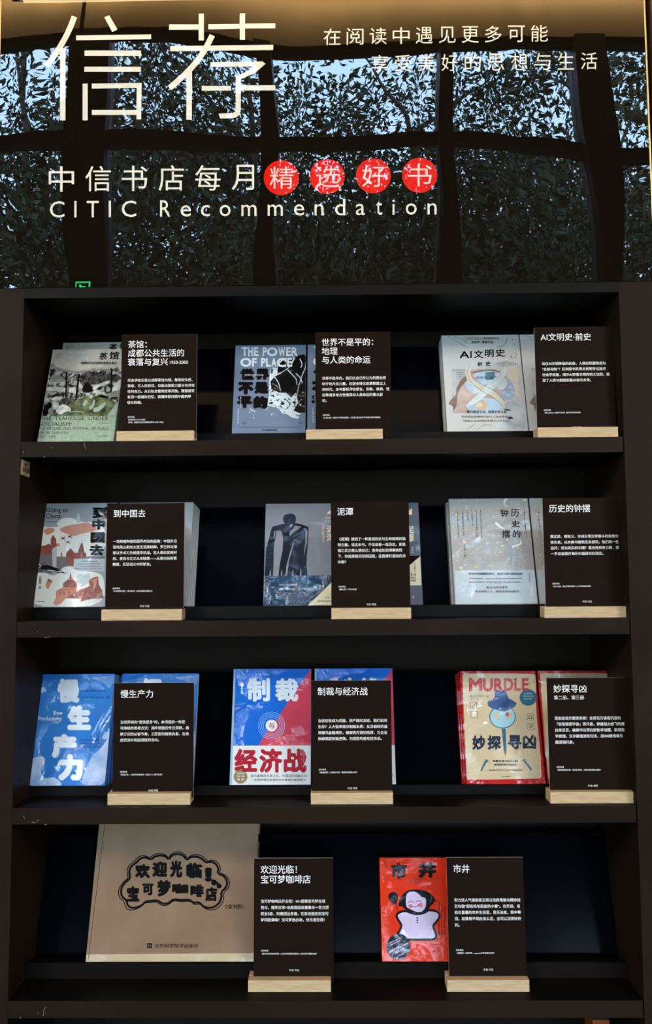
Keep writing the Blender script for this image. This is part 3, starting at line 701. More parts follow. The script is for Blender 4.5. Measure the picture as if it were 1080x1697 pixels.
# ---- grey and orange book with planes and domes
GREYC = cover_mat('grey_cover', (152, 154, 154), cb=.0014, cs=14)
SKYW = cover_mat('cream_white_print', (222, 218, 206), cb=.0014, cs=14); ORNG = cover_mat('orange_print', (196, 122, 96), (206, 140, 116), cb=.0014, cs=14, nscale=30)
BRICK = cover_mat('brick_red_print', (128, 66, 56), (150, 84, 70), cb=.0014, cs=14, nscale=30); MAUVE = cover_mat('grey_mauve_print', (112, 106, 104), cb=.0014, cs=14); LGREY = cover_mat('light_grey_print', (180, 184, 184), cb=.0014, cs=14)
INKG = cover_mat('black_under_film', (16, 16, 18), cb=.0014, cs=14)
G = 'copies of the grey and orange book'
eg, p, Mg, Wg, Hg = new_book('book', [(70, 835), (192, 834), (178, 1007), (50, 1007)], 1, .011, GREYC, 'grey and orange book with domes and planes, at the left end of the second shelf', G)
p.frame(45, 830, 8); p.begin()
p.blob([(160, 310), (240, 350), (360, 345), (430, 340), (380, 300), (440, 240), (560, 215), (650, 250), (760, 290), (870, 280), (1040, 330), (1040, 760), (110, 760), (130, 560)], SKYW)
p.poly([(650, 290), (655, 200), (685, 150), (700, 200), (708, 290)], LGREY)
p.blob([(425, 370), (520, 330), (700, 300), (800, 285), (900, 330), (930, 380), (860, 410), (700, 440), (610, 475), (520, 430), (450, 410)], ORNG)
p.blob([(215, 400), (250, 365), (350, 355), (370, 400), (330, 430), (250, 460)], ORNG); p.blob([(370, 580), (420, 555), (440, 590), (400, 615)], ORNG)
p.poly([(120, 600), (250, 590), (285, 565), (310, 590), (315, 500), (345, 450), (385, 510), (390, 620), (330, 760), (120, 760)], BRICK)
p.poly([(330, 640), (390, 600), (395, 760), (380, 880), (330, 880)], LGREY)
p.poly([(110, 700), (330, 720), (340, 900), (90, 900), (95, 800)], MAUVE); p.poly([(390, 740), (1035, 740), (1030, 780), (620, 780), (610, 860), (440, 900), (390, 880)], MAUVE)
p.poly([(515, 750), (520, 690), (575, 625), (630, 690), (670, 690), (715, 560), (735, 560), (760, 680), (785, 700), (785, 750), (620, 770), (615, 860), (520, 850)], BRICK)
p.poly([(800, 750), (820, 735), (900, 745), (880, 760)], BRICK); p.line([(725, 510), (727, 565)], 5, BRICK); p.line([(455, 690), (458, 850)], 20, MAUVE)
p.poly([(620, 770), (1030, 768), (1025, 935), (612, 930)], LGREY)
p.blob([(85, 960), (250, 950), (320, 1000), (440, 960), (460, 880), (600, 860), (640, 930), (900, 940), (1028, 1000), (1028, 1420), (40, 1420), (60, 1150)], SKYW)
p.poly([(90, 900), (210, 870), (230, 900), (330, 910), (330, 970), (250, 950), (100, 950)], MAUVE)
p.poly([(345, 1360), (380, 1290), (385, 1200), (440, 1165), (470, 1150), (480, 1090), (550, 1030), (575, 960), (600, 1030), (655, 1080), (665, 1190), (720, 1170), (760, 1200), (820, 1180), (880, 1290), (640, 1290), (520, 1290), (440, 1370), (380, 1390)], ORNG)
p.blob([(470, 1150), (480, 1085), (570, 1030), (650, 1080), (660, 1150)], BRICK); p.line([(575, 950), (578, 1040)], [6, 24], BRICK)
for x in (440, 490, 560, 620): p.line([(x, 1200), (x, 1250)], 12, BRICK)
p.line([(400, 1185), (650, 1175)], 6, BRICK)
p.poly([(510, 1290), (700, 1180), (830, 1130), (810, 1060), (870, 1020), (940, 1000), (950, 1110), (990, 1180), (1020, 1290), (860, 1300), (700, 1340), (720, 1300)], BRICK)
p.poly([(880, 1040), (930, 1020), (920, 1110), (880, 1200)], ORNG); p.blob([(650, 960), (850, 950), (830, 1080), (700, 1160), (660, 1100)], LGREY)
p.blob([(250, 1160), (245, 1080), (300, 1040), (350, 1060), (300, 1120), (290, 1170)], ORNG); p.ell(290, 1060, 22, 26, MAUVE)
for cx, cy in ((480, 500), (568, 478), (545, 553)):
    p.line([(cx-26, cy-20), (cx+26, cy+20)], 8, INKG); p.line([(cx-26, cy+10), (cx+22, cy-14)], 9, INKG); p.line([(cx+14, cy-22), (cx+4, cy-2)], 5, INKG)
p.poly([(95, 865), (180, 880), (200, 858), (260, 850), (330, 870), (400, 895), (470, 905), (410, 915), (540, 968), (400, 950), (240, 915), (190, 910), (150, 890)], INKG)
p.line([(150, 830), (190, 870)], 8, SKYW); p.line([(190, 870), (230, 815)], 6, INKG); p.line([(190, 905), (190, 950)], 9, INKG); p.line([(100, 868), (180, 890)], 6, SKYW); p.line([(270, 918), (460, 945)], 8, SKYW)
p.end('cover_picture', eg, 'orange and brick red skyline with domes, planes and clouds')
p.begin()
for c, b in zip('到中国去', ((868, 84, 1062, 236), (862, 245, 1036, 384), (840, 418, 1030, 560), (828, 578, 1014, 728))): p.text(c, b, INKG, .05)
p.end('title_text', eg)
p.begin(); p.text('Going to', (255, 96, 545, 170), INKG, -.004); p.text('China', (248, 172, 448, 232), INKG, -.004); p.text('二战时期跨国医生纪实', (240, 272, 435, 290), INKD)
p.vtext('方丽娜 著', 158, 192, 1000, 1170, INKG, .01, -4); p.text('中信出版集团', (115, 1332, 232, 1344), INKG, .02)
for k, (tx, x0, x1) in enumerate((('何凤山与中国救援的故事', 720, 930), ('被遗忘的犹太医生与中国抗战的生死交响', 680, 968), ('人性光芒从未缺席的见证', 690, 965), ('献给在战火中逆行的人，点亮彼此生命的灯火', 636, 1000))): p.text(tx, (x0, 796+k*33, x1, 812+k*33), INKD)
p.end('small_text', eg)
for k in range(3): plain_copy(eg, shifted(Mg, .0004*k, .0112*(k+1)), ('copy standing directly behind the grey and orange book', 'third copy in the pile behind the grey and orange book', 'last copy in the pile behind the grey and orange book')[k], G)
c_, Mg2 = pcopy(eg, [(190, 834), (318, 832), (311, 1006), (182, 1007)], 1, 'grey and orange book mostly hidden behind the leftmost card of the second shelf')
for k in range(3): plain_copy(eg, shifted(Mg2, .0022*(k+1), .0112*(k+1)), ('fanned copy behind the hidden grey and orange book, nearest it', 'middle fanned copy behind the hidden grey and orange book', 'rearmost fanned copy behind the hidden grey and orange book')[k], G)

# ---- grey book with black figures
GREYM = cover_mat('cool_grey_cover', (126, 124, 128), coat=.3, cb=.0008, cs=10)
MUDB = cover_mat('black_brush_print', (20, 24, 36), coat=.3, cb=.0008, cs=10); BAND = cover_mat('blue_black_band', (38, 58, 84), coat=1, cb=.0030, cs=26); BEIGE = cover_mat('pale_yellow_print', (226, 208, 168), coat=.7, cb=.0008, cs=12)
G = 'copies of the grey figure book'
em, p, Mm, Wm, Hm = new_book('book', [(444, 836), (567, 835), (562, 1005), (436, 1005)], 1, .022, GREYM, 'grey book with two black embracing figures over a shiny blue band', G)
p.frame(430, 830, 8.64); p.begin()
p.blob([(330, 260), (345, 210), (400, 185), (470, 180), (520, 215), (525, 290), (500, 330), (450, 360), (380, 350), (345, 310)], MUDB)
p.poly([(200, 365), (260, 350), (340, 328), (420, 340), (520, 318), (610, 340), (705, 378), (703, 470), (680, 760), (672, 900), (686, 1075), (600, 1078), (585, 980), (575, 1078), (480, 1078), (478, 990), (462, 1078), (395, 1078), (365, 1080), (310, 1080), (325, 990), (302, 1075), (268, 1078), (290, 900), (330, 700), (338, 560), (325, 470), (300, 425), (240, 430), (222, 560), (205, 640), (200, 900), (190, 1080), (165, 1080), (160, 980), (145, 1080), (70, 1080), (82, 900), (92, 680), (120, 600), (160, 430), (180, 380)], MUDB)
p.poly([(210, 430), (228, 430), (212, 550), (198, 530)], GREYM)
p.poly([(425, 350), (470, 325), (478, 345), (440, 395)], GREYM); p.poly([(505, 352), (600, 372), (540, 410), (470, 460), (432, 505), (425, 470), (440, 430), (480, 400)], GREYM)
p.poly([(625, 390), (660, 400), (682, 440), (680, 600), (655, 690), (640, 778), (636, 740), (652, 600), (655, 440)], GREYM)
p.poly([(488, 580), (480, 660), (420, 860), (395, 1078), (365, 1078), (385, 930), (440, 720)], GREYM)
for x in (315, 478, 590): p.poly([(x, 980), (x+8, 1000), (x+6, 1078), (x-12, 1078), (x-10, 1030)], GREYM)
p.poly([(150, 985), (160, 1000), (158, 1078), (140, 1078)], GREYM)
p.poly([(80, 1075), (1200, 1065), (1200, 1500), (40, 1520)], BAND)
p.poly([(690, 1500), (1030, 1170), (1160, 1045), (1160, 1505)], BEIGE)
p.poly([(955, 188), (1070, 80), (1070, 188)], BEIGE)
p.end('cover_picture', em, 'two black brushed figures leaning together above a blue black band')
p.begin(); p.text('泥', (958, 355, 1080, 460), BEIGE, .012); p.text('潭', (958, 475, 1080, 580), BEIGE, .012); p.text('Quagmire', (888, 352, 932, 585), BEIGE, .0, 0, True); p.end('title_text', em)
p.begin(); p.text('刘楚昕 著', (935, 234, 1060, 252), SW); p.text('当代长篇小说', (920, 285, 1090, 300), SW); p.text('获漓江文学奖虚构类奖', (280, 1190, 540, 1216), SW); p.text('那些亡灵仍在诉说，', (290, 1252, 510, 1278), SW); p.text('回到辛亥年间的荆州', (555, 1252, 805, 1278), SW)
p.text('《泥潭》是一个', (930, 1372, 1090, 1398), INKD); p.text('献给所有迷失者的书', (832, 1425, 1100, 1450), INKD, .01); p.text('让', (1000, 1325, 1020, 1350), INKD); p.end('small_text', em)
plain_copy(em, shifted(Mm, -.0006, .0225), 'hidden copy standing right behind the grey figure book', G)
e4, p, M4, W4, H4 = new_book('book', [(571, 837), (693, 837), (697, 1003), (573, 1004)], 1, .022, mat('dim_grey_cover', lin((92, 94, 104)), .4, coat=.5), 'grey book with a beige band right of the middle card, second shelf', G, size=(Wm, Hm))
p.frame(0, 0, 1); p.begin(); p.poly([(574, 934), (679, 935), (696, 921), (698, 970), (574, 971)], BEIGE); p.poly([(574, 921), (697, 921), (679.5, 936), (574, 936)], INKB); p.poly([(668, 853), (682.5, 842), (682.5, 853)], BEIGE); p.end('cover_picture', e4, 'beige paper band with a black wedge')
p.begin(); p.text('泥', (671, 872, 685.5, 883.5), BEIGE, .012); p.text('潭', (671, 885, 686, 898), BEIGE, .012); p.end('title_text', e4)
p.begin(); p.vtext('《泥潭》', 684.8, 689, 932, 948, INKD); p.text('第二届', (680.5, 950, 689, 954), INKD, .02); p.text('漓江文', (680.5, 955.5, 689, 959), INKD, .02); p.text('学奖获', (680.5, 960.5, 689, 964), INKD, .02); p.vtext('刘楚昕著', 681.5, 685, 905, 917, SW); p.text('著', (683, 988, 686, 991), SW); p.end('small_text', e4)
plain_copy(e4, shifted(M4, -.0006, .0225), 'hidden copy behind the grey book right of the middle card', G)

# ---- speckled grey book
SPK = cover_mat('warm_grey_speckled_cover', (162, 157, 150), (186, 180, 170), cb=.0012, cs=12, nscale=120, lo=.6, hi=.72)
SPW = cover_mat('white_fleck', (224, 222, 212), cb=.0012, cs=12); SPY = cover_mat('yellow_fleck', (220, 200, 116), cb=.0012, cs=12)
PBAND = cover_mat('pale_blue_band', (182, 190, 192), coat=1, cb=.0034, cs=9)
PSP = cover_mat('spine_grey', (150, 145, 138), cb=.001)
G = 'copies of the speckled grey book'
eh, p, Mh, Wh, Hh = new_book('book', [(747, 826), (877, 824), (891, 999), (754, 1001)], 1, .022, SPK, 'speckled warm grey book with a pale blue paper band on the second shelf', G, hard=True, spine=PSP)
p.frame(740, 820, 6.545); p.begin()
p.hold = True
for k in range(150):
    x, y = random.uniform(60, 940), random.uniform(40, 810); p.ell(x, y, random.uniform(2, 6), random.uniform(2, 6), SPW, 6)
p.layer += 1
for k in range(26):
    x, y = random.uniform(60, 940), random.uniform(60, 810); p.ell(x, y, 5, 5, SPY, 6)
p.hold = False
for x, y in ((845, 57), (672, 346), (655, 490), (604, 556), (770, 577), (150, 792), (312, 778), (192, 512), (104, 215)): p.ell(x, y, 15, 13, SPY, 9, 0, .25)
p.line([(655, 30), (625, 70), (620, 105), (665, 126)], [34, 26, 8, 3], SPW, 2); p.line([(525, 302), (560, 330), (605, 372), (650, 345)], [26, 30, 10, 3], SPW, 2); p.line([(708, 565), (760, 550), (812, 530), (795, 478)], [28, 24, 10, 3], SPW, 2)
for a, b in (((112, 180), (128, 465)), ((838, 160), (862, 465))): p.line([a, b], 3, INKD)
for x, y in ((118, 200), (122, 275), (128, 345), (132, 418), (835, 192), (840, 268), (845, 345), (852, 410)): p.line([(x-12, y), (x+12, y)], 4, INKD)
p.poly([(84, 822), (968, 815), (1000, 1168), (98, 1188)], PBAND)
p.end('cover_picture', eh, 'white and yellow flecks, petals and a pale blue band')
p.begin()
for c, b in (('钟', (582, 158, 668, 240)), ('历', (694, 158, 784, 238)), ('史', (704, 280, 792, 350)), ('摆', (598, 386, 688, 466)), ('的', (716, 386, 798, 464))): p.text(c, b, INKB, .014)
p.end('title_text', eh)
p.begin()
for tx, x, y0, y1 in (('费正清傅高义史景迁柯文', 366, 165, 465), ('孔飞力许倬云裴宜理卜正民', 318, 165, 465), ('与十位中国研究大家', 268, 165, 340), ('对话的学术随笔', 220, 165, 285), ('余英时魏斐德周锡瑞艾尔曼', 170, 165, 445)): p.vtext(tx, x-8, x+8, y0, y1, INKD, 0, 14)
p.vtext('宗喀·著', 182, 202, 540, 680, INKD, 0, 8)
p.text('历史的钟摆朝向何方，取决于我们如何抉择', (240, 846, 818, 872), INKD, .01); p.text('汉学家们回望来路：一位位学人的口述与回忆拼成半部中国研究史的侧影', (240, 904, 820, 920), INKD); p.text('真诚对话与思想交锋，带你看见书斋与胡同、东方与西方之间的摆荡', (240, 942, 796, 958), INKD)
p.text('葛兆光作序推荐', (424, 994, 658, 1022), INKD); p.text('李深雄倾心人、特里务等联袂推荐', (306, 1038, 782, 1064), INKD); p.vtext('光启书局', 888, 904, 850, 945, INKD); p.end('small_text', eh)
plain_copy(eh, shifted(Mh, -.0035, .0225), 'copy standing right behind the speckled grey book, its left edge showing', G)
c_, Mh2 = pcopy(eh, [(879, 824), (1005, 822), (1031, 999), (894, 1001)], 1, 'speckled grey book mostly hidden behind the rightmost card of the second shelf')

# ---- blue cloud book
SKYB = cover_mat('sky_blue_cover', (36, 104, 182), (62, 140, 212), cb=.0075, cs=11, nscale=6, lo=.3, hi=.8)
CLOUD = cover_mat('cloud_print', (110, 150, 205), (196, 206, 226), cb=.0075, cs=11, nscale=22, lo=.35, hi=.65, detail=6)
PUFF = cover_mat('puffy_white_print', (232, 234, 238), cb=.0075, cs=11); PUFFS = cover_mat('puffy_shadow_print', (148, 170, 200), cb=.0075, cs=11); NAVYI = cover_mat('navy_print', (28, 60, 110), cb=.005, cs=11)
G = 'copies of the blue cloud book'
es, p, Ms, Ws, Hs = new_book('book', [(67, 1119), (191, 1119), (174, 1304), (43, 1304)], 2, .014, SKYB, 'blue book with cloud shaped white characters, at the left end of the third shelf', G)
p.frame(40, 1112, 6.97); p.begin()
p.blob([(60, 1020), (110, 1010), (150, 990), (240, 990), (240, 1060), (180, 1130), (220, 1250), (330, 1220), (420, 1270), (440, 1345), (25, 1345), (40, 1150)], CLOUD)
p.blob([(640, 1340), (690, 1180), (740, 1060), (800, 960), (880, 900), (940, 820), (985, 720), (1005, 700), (970, 1000), (945, 1340)], CLOUD)
p.blob([(170, 250), (200, 190), (235, 185), (270, 235), (220, 245), (190, 262)], CLOUD); p.blob([(890, 760), (940, 710), (995, 690), (985, 760), (920, 800)], CLOUD)
p.poly([(760, 80), (1050, 50), (1040, 130), (980, 200), (900, 120)], CLOUD)
p.end('cover_picture', es, 'pale clouds on blue sky')
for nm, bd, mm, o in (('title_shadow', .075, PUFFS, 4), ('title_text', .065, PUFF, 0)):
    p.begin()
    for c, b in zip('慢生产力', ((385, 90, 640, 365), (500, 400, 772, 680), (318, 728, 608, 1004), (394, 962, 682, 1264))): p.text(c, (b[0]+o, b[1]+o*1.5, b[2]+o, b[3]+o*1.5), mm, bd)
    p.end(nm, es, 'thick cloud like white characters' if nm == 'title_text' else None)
p.begin(); p.text('Slow', (336, 462, 444, 506), PUFF, .01); p.text('Productivity', (166, 526, 436, 586), PUFF, .01); p.text('The Lost Art of Accomplishment', (166, 600, 436, 610), NAVYI, .01); p.text('Without Burnout', (290, 625, 436, 633), NAVYI, .01)
p.text('风靡全球的工作理念', (690, 215, 940, 240), NAVYI, .01); p.text('卡尔·纽波特  著', (660, 295, 990, 318), NAVYI, .01)
for k in range(3): p.text(['用自然节奏与质量至上', '重新定义知识工作', '告别假忙碌，回归深度'][k], (645, 790+38*k, 885, 810+38*k), NAVYI, .01)
p.text('中信出版集团', (762, 1256, 866, 1268), PUFF, .02); p.end('small_text', es)
for k in range(2): plain_copy(es, shifted(Ms, .003*(k+1), .0145*(k+1)), ('copy standing directly behind the blue cloud book', 'rearmost copy of the pile behind the blue cloud book')[k], G)
c_, Ms2 = pcopy(es, [(202, 1118), (326, 1117), (319, 1302), (188, 1303)], 2, 'blue cloud book mostly hidden behind the leftmost card of the third shelf')
plain_copy(es, shifted(Ms2, -.006, .0145), 'copy behind the hidden blue cloud book, showing at its left', G)

# ---- blue and red book
BLU = cover_mat('vivid_blue_cover', (22, 96, 190), cb=.0095, cs=9); RDD = cover_mat('rose_red_print', (196, 62, 84), cb=.0095, cs=9); WBD = cover_mat('white_band', (212, 212, 206), cb=.0020, cs=9); SIL = cover_mat('silver_white_print', (214, 218, 220), cb=.0030, cs=9)
DRED = cover_mat('dark_red_print', (164, 30, 46), cb=.002, cs=9); PBL = cover_mat('pale_blue_spine', (150, 180, 196), cb=.001); BRZ = cover_mat('bronze_print', (140, 118, 78), cb=.002); LBL = cover_mat('light_ring_print', (130, 180, 226), cb=.003, cs=9)
G = 'copies of the blue and red book'
et, p, Mt, Wt, Ht = new_book('book', [(389, 1109), (517, 1107), (515, 1300), (380, 1301)], 2, .022, BLU, 'blue and red hardcover with a white band, middle of the third shelf', G, hard=True, spine=PBL)
p.frame(372, 1100, 7.2); p.begin()
p.poly([(1050, 50), (1060, 990), (400, 990), (470, 860), (640, 640), (900, 240)], RDD)
for r in (158, 138, 118, 98): p.line([(560+r*math.cos(t*math.pi/18), 738+r*1.02*math.sin(t*math.pi/18)) for t in range(36)], 5, LBL, 0, True)
p.ell(560, 738, 70, 71, WBD, 36)
p.poly([(88, 978), (1060, 975), (1060, 1450), (30, 1450)], WBD); p.ell(190, 1348, 82, 82, BRZ, 32)
p.poly([(95, 60), (132, 60), (88, 1448), (40, 1448)], PBL)
p.end('cover_picture', et, 'diagonal blue and red field, rings and white band')
p.begin(); p.text('制', (268, 170, 542, 450), SIL, .035); p.text('裁', (602, 174, 880, 452), SIL, .035); p.text('与', (526, 702, 594, 772), DRED, .02)
for c, b in zip('经济战', ((116, 1014, 392, 1290), (414, 1010, 690, 1300), (704, 1012, 982, 1300))): p.text(c, b, DRED, .04)
p.end('title_text', et)
p.begin(); p.text('国力悬殊的大争之世，中国如何把握主动？', (316, 1320, 1000, 1356), INKD, .01); p.text('一本提供理论支撑和应对策略的重磅图书', (316, 1372, 970, 1400), INKD, .01)
for k, tx in enumerate(('张宏明', '作 品', '自 选')): p.text(tx, (150, 1296+k*36, 236, 1318+k*36), WBD, .02)
p.end('small_text', et)
plain_copy(et, shifted(Mt, -.0025, .0225), 'copy right behind the blue and red hardcover, its pale left edge showing', G)
c_, Mt2 = pcopy(et, [(523, 1107), (649, 1105), (656, 1299), (521, 1300)], 2, 'blue and red hardcover mostly hidden behind the third shelf middle card')

# ---- sand book with hat and magnifying glass
REDC = cover_mat('red_cover', (176, 26, 26), cb=.0075, cs=12); SAND = cover_mat('sand_print', (198, 176, 140), cb=.0075, cs=12); HATB = cover_mat('hat_blue_print', (44, 66, 110), (74, 98, 140), cb=.0075, cs=12, nscale=40); TEALP = cover_mat('teal_print', (44, 96, 116), cb=.0075, cs=12); LENS = cover_mat('lens_print', (156, 196, 200), cb=.0075, cs=12); MRED = cover_mat('faded_red_print', (176, 46, 58), (190, 80, 86), cb=.0075, cs=12, nscale=90)
NAVP = cover_mat('ink_navy_print', (34, 40, 62), cb=.0075, cs=12)
G = 'copies of the sand and red book'
ek, p, Mk, Wk, Hk = new_book('book', [(766, 1112), (890, 1111), (905, 1298), (773, 1299)], 2, .0145, REDC, 'sand coloured book with a red border, a blue hat and a magnifying glass', G)
p.frame(760, 1105, 7.105); p.begin()
p.blob([(38, 92), (60, 80), (860, 80), (895, 95), (908, 130), (905, 500), (960, 1000), (972, 1270), (965, 1310), (930, 1318), (100, 1330), (94, 1310)], SAND, 1)
p.ell(515, 590, 156, 138, TEALP, 40); p.ell(515, 590, 144, 126, LENS, 40); p.blob([(400, 560), (450, 530), (560, 520), (640, 560), (600, 620), (440, 630)], SAND); p.ell(520, 575, 56, 50, LENS, 20); p.ell(570, 560, 22, 26, MRED, 12)
p.poly([(335, 430), (345, 405), (400, 388), (420, 355), (428, 290), (455, 268), (490, 292), (530, 270), (560, 300), (585, 370), (640, 400), (682, 430), (660, 470), (600, 505), (540, 525), (470, 515), (390, 490), (350, 465)], HATB)
p.ell(815, 362, 100, 98, TEALP, 36)
p.poly([(505, 730), (550, 728), (562, 985), (528, 990)], TEALP); p.poly([(526, 988), (562, 985), (548, 1055)], cover_mat('pencil_wood_print', (130, 90, 62), cb=.004, cs=12))
for x, y in ((174, 456), (178, 562), (840, 592), (846, 700)):
    p.line([(x-37, y-37), (x+37, y-37), (x+37, y+37), (x-37, y+37)], 6, INKD, 0, True)
p.line([(150, 485), (200, 430)], 7, INKD); p.line([(825, 680), (870, 720)], 7, INKD); p.line([(870, 680), (825, 720)], 7, INKD); p.rect(820, 575, 860, 612, INKD); p.rect(828, 582, 852, 604, SAND)
p.poly([(320, 1085), (356, 1112), (322, 1130), (268, 1230), (252, 1222), (304, 1112)], TEALP); p.poly([(778, 1082), (790, 1110), (862, 1212), (850, 1224), (772, 1122), (748, 1104)], TEALP)
p.end('cover_picture', ek, 'blue hat over a magnifying glass that ends as a pencil')
p.begin()
for c, b in zip('MURDLE', ((118, 132, 276, 290), (284, 134, 400, 292), (412, 134, 520, 290), (530, 134, 640, 288), (650, 134, 730, 286), (742, 134, 822, 282))): p.text(c, b, MRED, .035)
for c, b in zip('妙探寻凶', ((158, 808, 312, 978), (336, 808, 496, 974), (578, 804, 740, 970), (752, 800, 908, 968))): p.text(c, b, NAVP, .035)
p.end('title_text', ek)
p.begin(); p.text('风靡全球100万人的', (396, 1096, 692, 1126), INKD, .02); p.text('推理游戏MURDLE', (414, 1140, 680, 1166), INKD, .02); p.text('英亚数与图书公认的推理游戏原版', (354, 1208, 748, 1228), INKD); p.text('中信出版集团', (502, 1286, 606, 1298), INKD, .02)
p.text('[英] G.T. 卡雷伯 — 著', (128, 338, 350, 356), INKD); p.text('柏一 译', (130, 372, 230, 386), INKD); p.text('全球畅销', (762, 306, 860, 326), LENS, .01); p.text('推理游戏天花板', (748, 338, 880, 356), LENS, .01); p.text('欲罢不能', (762, 370, 860, 388), LENS, .01); p.vtext('第一册', 876, 896, 124, 196, INKD); p.text('汉字版', (812, 190, 848, 204), INKD); p.end('small_text', ek)
for k in range(2): plain_copy(ek, shifted(Mk, -.0022*(k+1), .015*(k+1)), ('copy standing directly behind the sand and red book', 'rearmost copy of the pile behind the sand and red book')[k], G)
c_, Mk2 = pcopy(ek, [(893, 1111), (1016, 1110), (1040, 1299), (908, 1300)], 2, 'sand and red book mostly hidden behind the rightmost card of the third shelf')
plain_copy(ek, shifted(Mk2, 0, .015), 'hidden copy behind the sand and red book at the right end', G)

# ---- large kraft box on the lowest shelf
KRAFT = mat('kraft_paper', lin((140, 112, 88)), .6, spec=.05, col2=lin((128, 101, 78)), nscale=8); KRAFT_HL = mat('kraft_highlight_strip', lin((186, 162, 126)), .5, coat=.7, coat_bump=.004, coat_scale=30)  # the pale strip paints the reflection along the foot of the box
ex, p, Mx, Wx, Hx = new_book('book_box', [(176, 1355), (437, 1355), (424, 1592), (142, 1592)], 3, .040, KRAFT, 'large kraft paper box set with a scalloped black title frame, on the lowest shelf', None, cat='box', hard=True, lean=18)
p.frame(190, 1390, 4.696)
def scal(k):
    base = [(105, 300), (95, 250), (108, 210), (140, 185), (165, 165), (185, 140), (225, 128), (275, 150), (300, 125), (345, 112), (390, 120), (420, 150), (440, 115), (490, 98), (540, 115), (565, 155), (590, 130), (640, 122), (690, 140), (720, 175), (760, 165), (800, 180), (825, 225), (815, 265), (865, 285), (895, 325), (890, 380), (845, 420), (850, 470), (820, 530), (760, 558), (700, 545), (665, 505), (620, 515), (590, 485), (520, 490), (455, 480), (420, 515), (370, 522), (325, 490), (280, 495), (230, 500), (200, 535), (130, 560), (85, 540), (75, 490), (35, 460), (28, 400), (55, 350), (95, 315)]
    cx, cy = 460, 330
    return [(cx+(x-cx)*k, cy+(y-cy)*(k if k == 1 else k-.03)) for x, y in base]
p.begin(); p.line(scal(1), 8, INKB, 1, True); p.line(scal(.955), 17, INKB, 1, True); p.poly([(-250, 900), (1100, 890), (1100, 960), (-250, 960)], KRAFT_HL)
p.line([(-75, -130), (-206, 940)], 4, INKD)
p.end('cover_picture', ex, 'double scalloped black outline and painted highlight along the foot')
p.begin()
for c, b in zip('欢迎光临！', ((158, 196, 276, 308), (292, 176, 410, 298), (430, 168, 526, 302), (556, 186, 682, 308), (700, 224, 758, 334))): p.text(c, b, INKB, .06)
for c, b in zip('宝可梦咖啡店', ((94, 368, 192, 490), (214, 348, 304, 440), (330, 320, 438, 450), (446, 348, 574, 428), (588, 356, 694, 456), (704, 374, 798, 488))): p.text(c, b, INKB, .055)
p.ell(772, 340, 22, 24, INKB); p.ell(812, 368, 20, 20, INKB); p.ell(795, 345, 12, 12, INKB)
p.end('title_text', ex)
p.begin(); p.text('（全3册）', (862, 508, 1000, 546), INKB, .02); p.rect(252, 812, 290, 852, INKB)
p.text('科', (258, 818, 284, 846), KRAFT); p.text('北京科学技术出版社', (308, 816, 652, 848), INKB, .01, .2); p.end('small_text', ex)

# ---- red comic book
RED2 = cover_mat('orange_red_cover', (214, 52, 10), (198, 38, 8), coat=.45, cb=.0014, cs=12, nscale=5); LIL = cover_mat('pale_lilac_print', (196, 176, 200), coat=.8, cb=.002, cs=12); BLK = cover_mat('black_comic_print', (12, 8, 10), coat=.4, cb=.002, cs=12); BLU2 = cover_mat('blush_print', (206, 90, 104), coat=.8, cb=.002); NVY = cover_mat('navy_round_print', (22, 30, 44), coat=.8, cb=.002)
MAR = cover_mat('maroon_print', (110, 16, 16), coat=.8, cb=.002)
G = 'copies of the orange red book'
er, p, Mr, Wr, Hr = new_book('book', [(629, 1420), (737, 1418), (741, 1590), (633, 1591)], 3, .022, RED2, 'orange red book with a smiling figure and black balloon on the lowest shelf', G)
p.frame(622, 1412, 8.571); p.begin()
p.line([(300, 750), (320, 855)], 9, BLK); p.blob([(175, 650), (190, 590), (250, 560), (310, 590), (325, 650), (300, 720), (290, 750), (230, 730)], BLK)
p.blob([(320, 740), (345, 660), (400, 580), (480, 535), (600, 530), (700, 545), (790, 590), (840, 660), (830, 720), (800, 750), (780, 770), (740, 850), (660, 890), (560, 895), (460, 860), (400, 800), (380, 770), (340, 775)], BLK)
p.poly([(800, 600), (880, 715), (835, 690), (820, 740), (790, 735), (785, 775), (740, 740)], BLK)
p.line([(330, 880), (400, 850), (560, 880), (720, 840), (860, 850), (900, 900), (870, 960), (790, 1050), (850, 1170), (840, 1220), (790, 1228), (330, 1228), (310, 1200), (400, 1050), (340, 960), (310, 905)], 66, BLK, 2, True)
p.blob([(330, 880), (400, 850), (560, 880), (720, 840), (860, 850), (900, 900), (870, 960), (790, 1050), (850, 1170), (840, 1220), (790, 1228), (330, 1228), (310, 1200), (400, 1050), (340, 960), (310, 905)], LIL, 2)
p.blob([(430, 850), (420, 700), (480, 840), (600, 870), (700, 830), (760, 840), (700, 880), (600, 900), (500, 885)], BLK, 1)
p.blob([(430, 620), (470, 565), (560, 558), (620, 600), (660, 640), (715, 650), (720, 740), (700, 810), (650, 852), (590, 856), (500, 815), (430, 780)], LIL)
p.poly([(590, 560), (640, 600), (650, 640), (675, 640), (720, 660), (720, 600), (640, 550)], BLK)
p.ell(495, 766, 27, 29, BLU2); p.ell(640, 752, 30, 32, BLU2)
p.line([(465, 725), (490, 700), (520, 698), (548, 722)], 8, BLK, 2); p.line([(568, 715), (595, 690), (630, 688), (655, 708)], 8, BLK, 2); p.line([(510, 765), (545, 780), (590, 775), (615, 745)], 8, BLK, 2)
for y, r in ((934, 13), (968, 12), (1002, 10)): p.ell(593, y, r, r, BLK, 14)
p.ell(326, 1345, 168, 186, NVY, 44)
p.end('cover_picture', er, 'pale smiling figure with black hair and a black balloon')
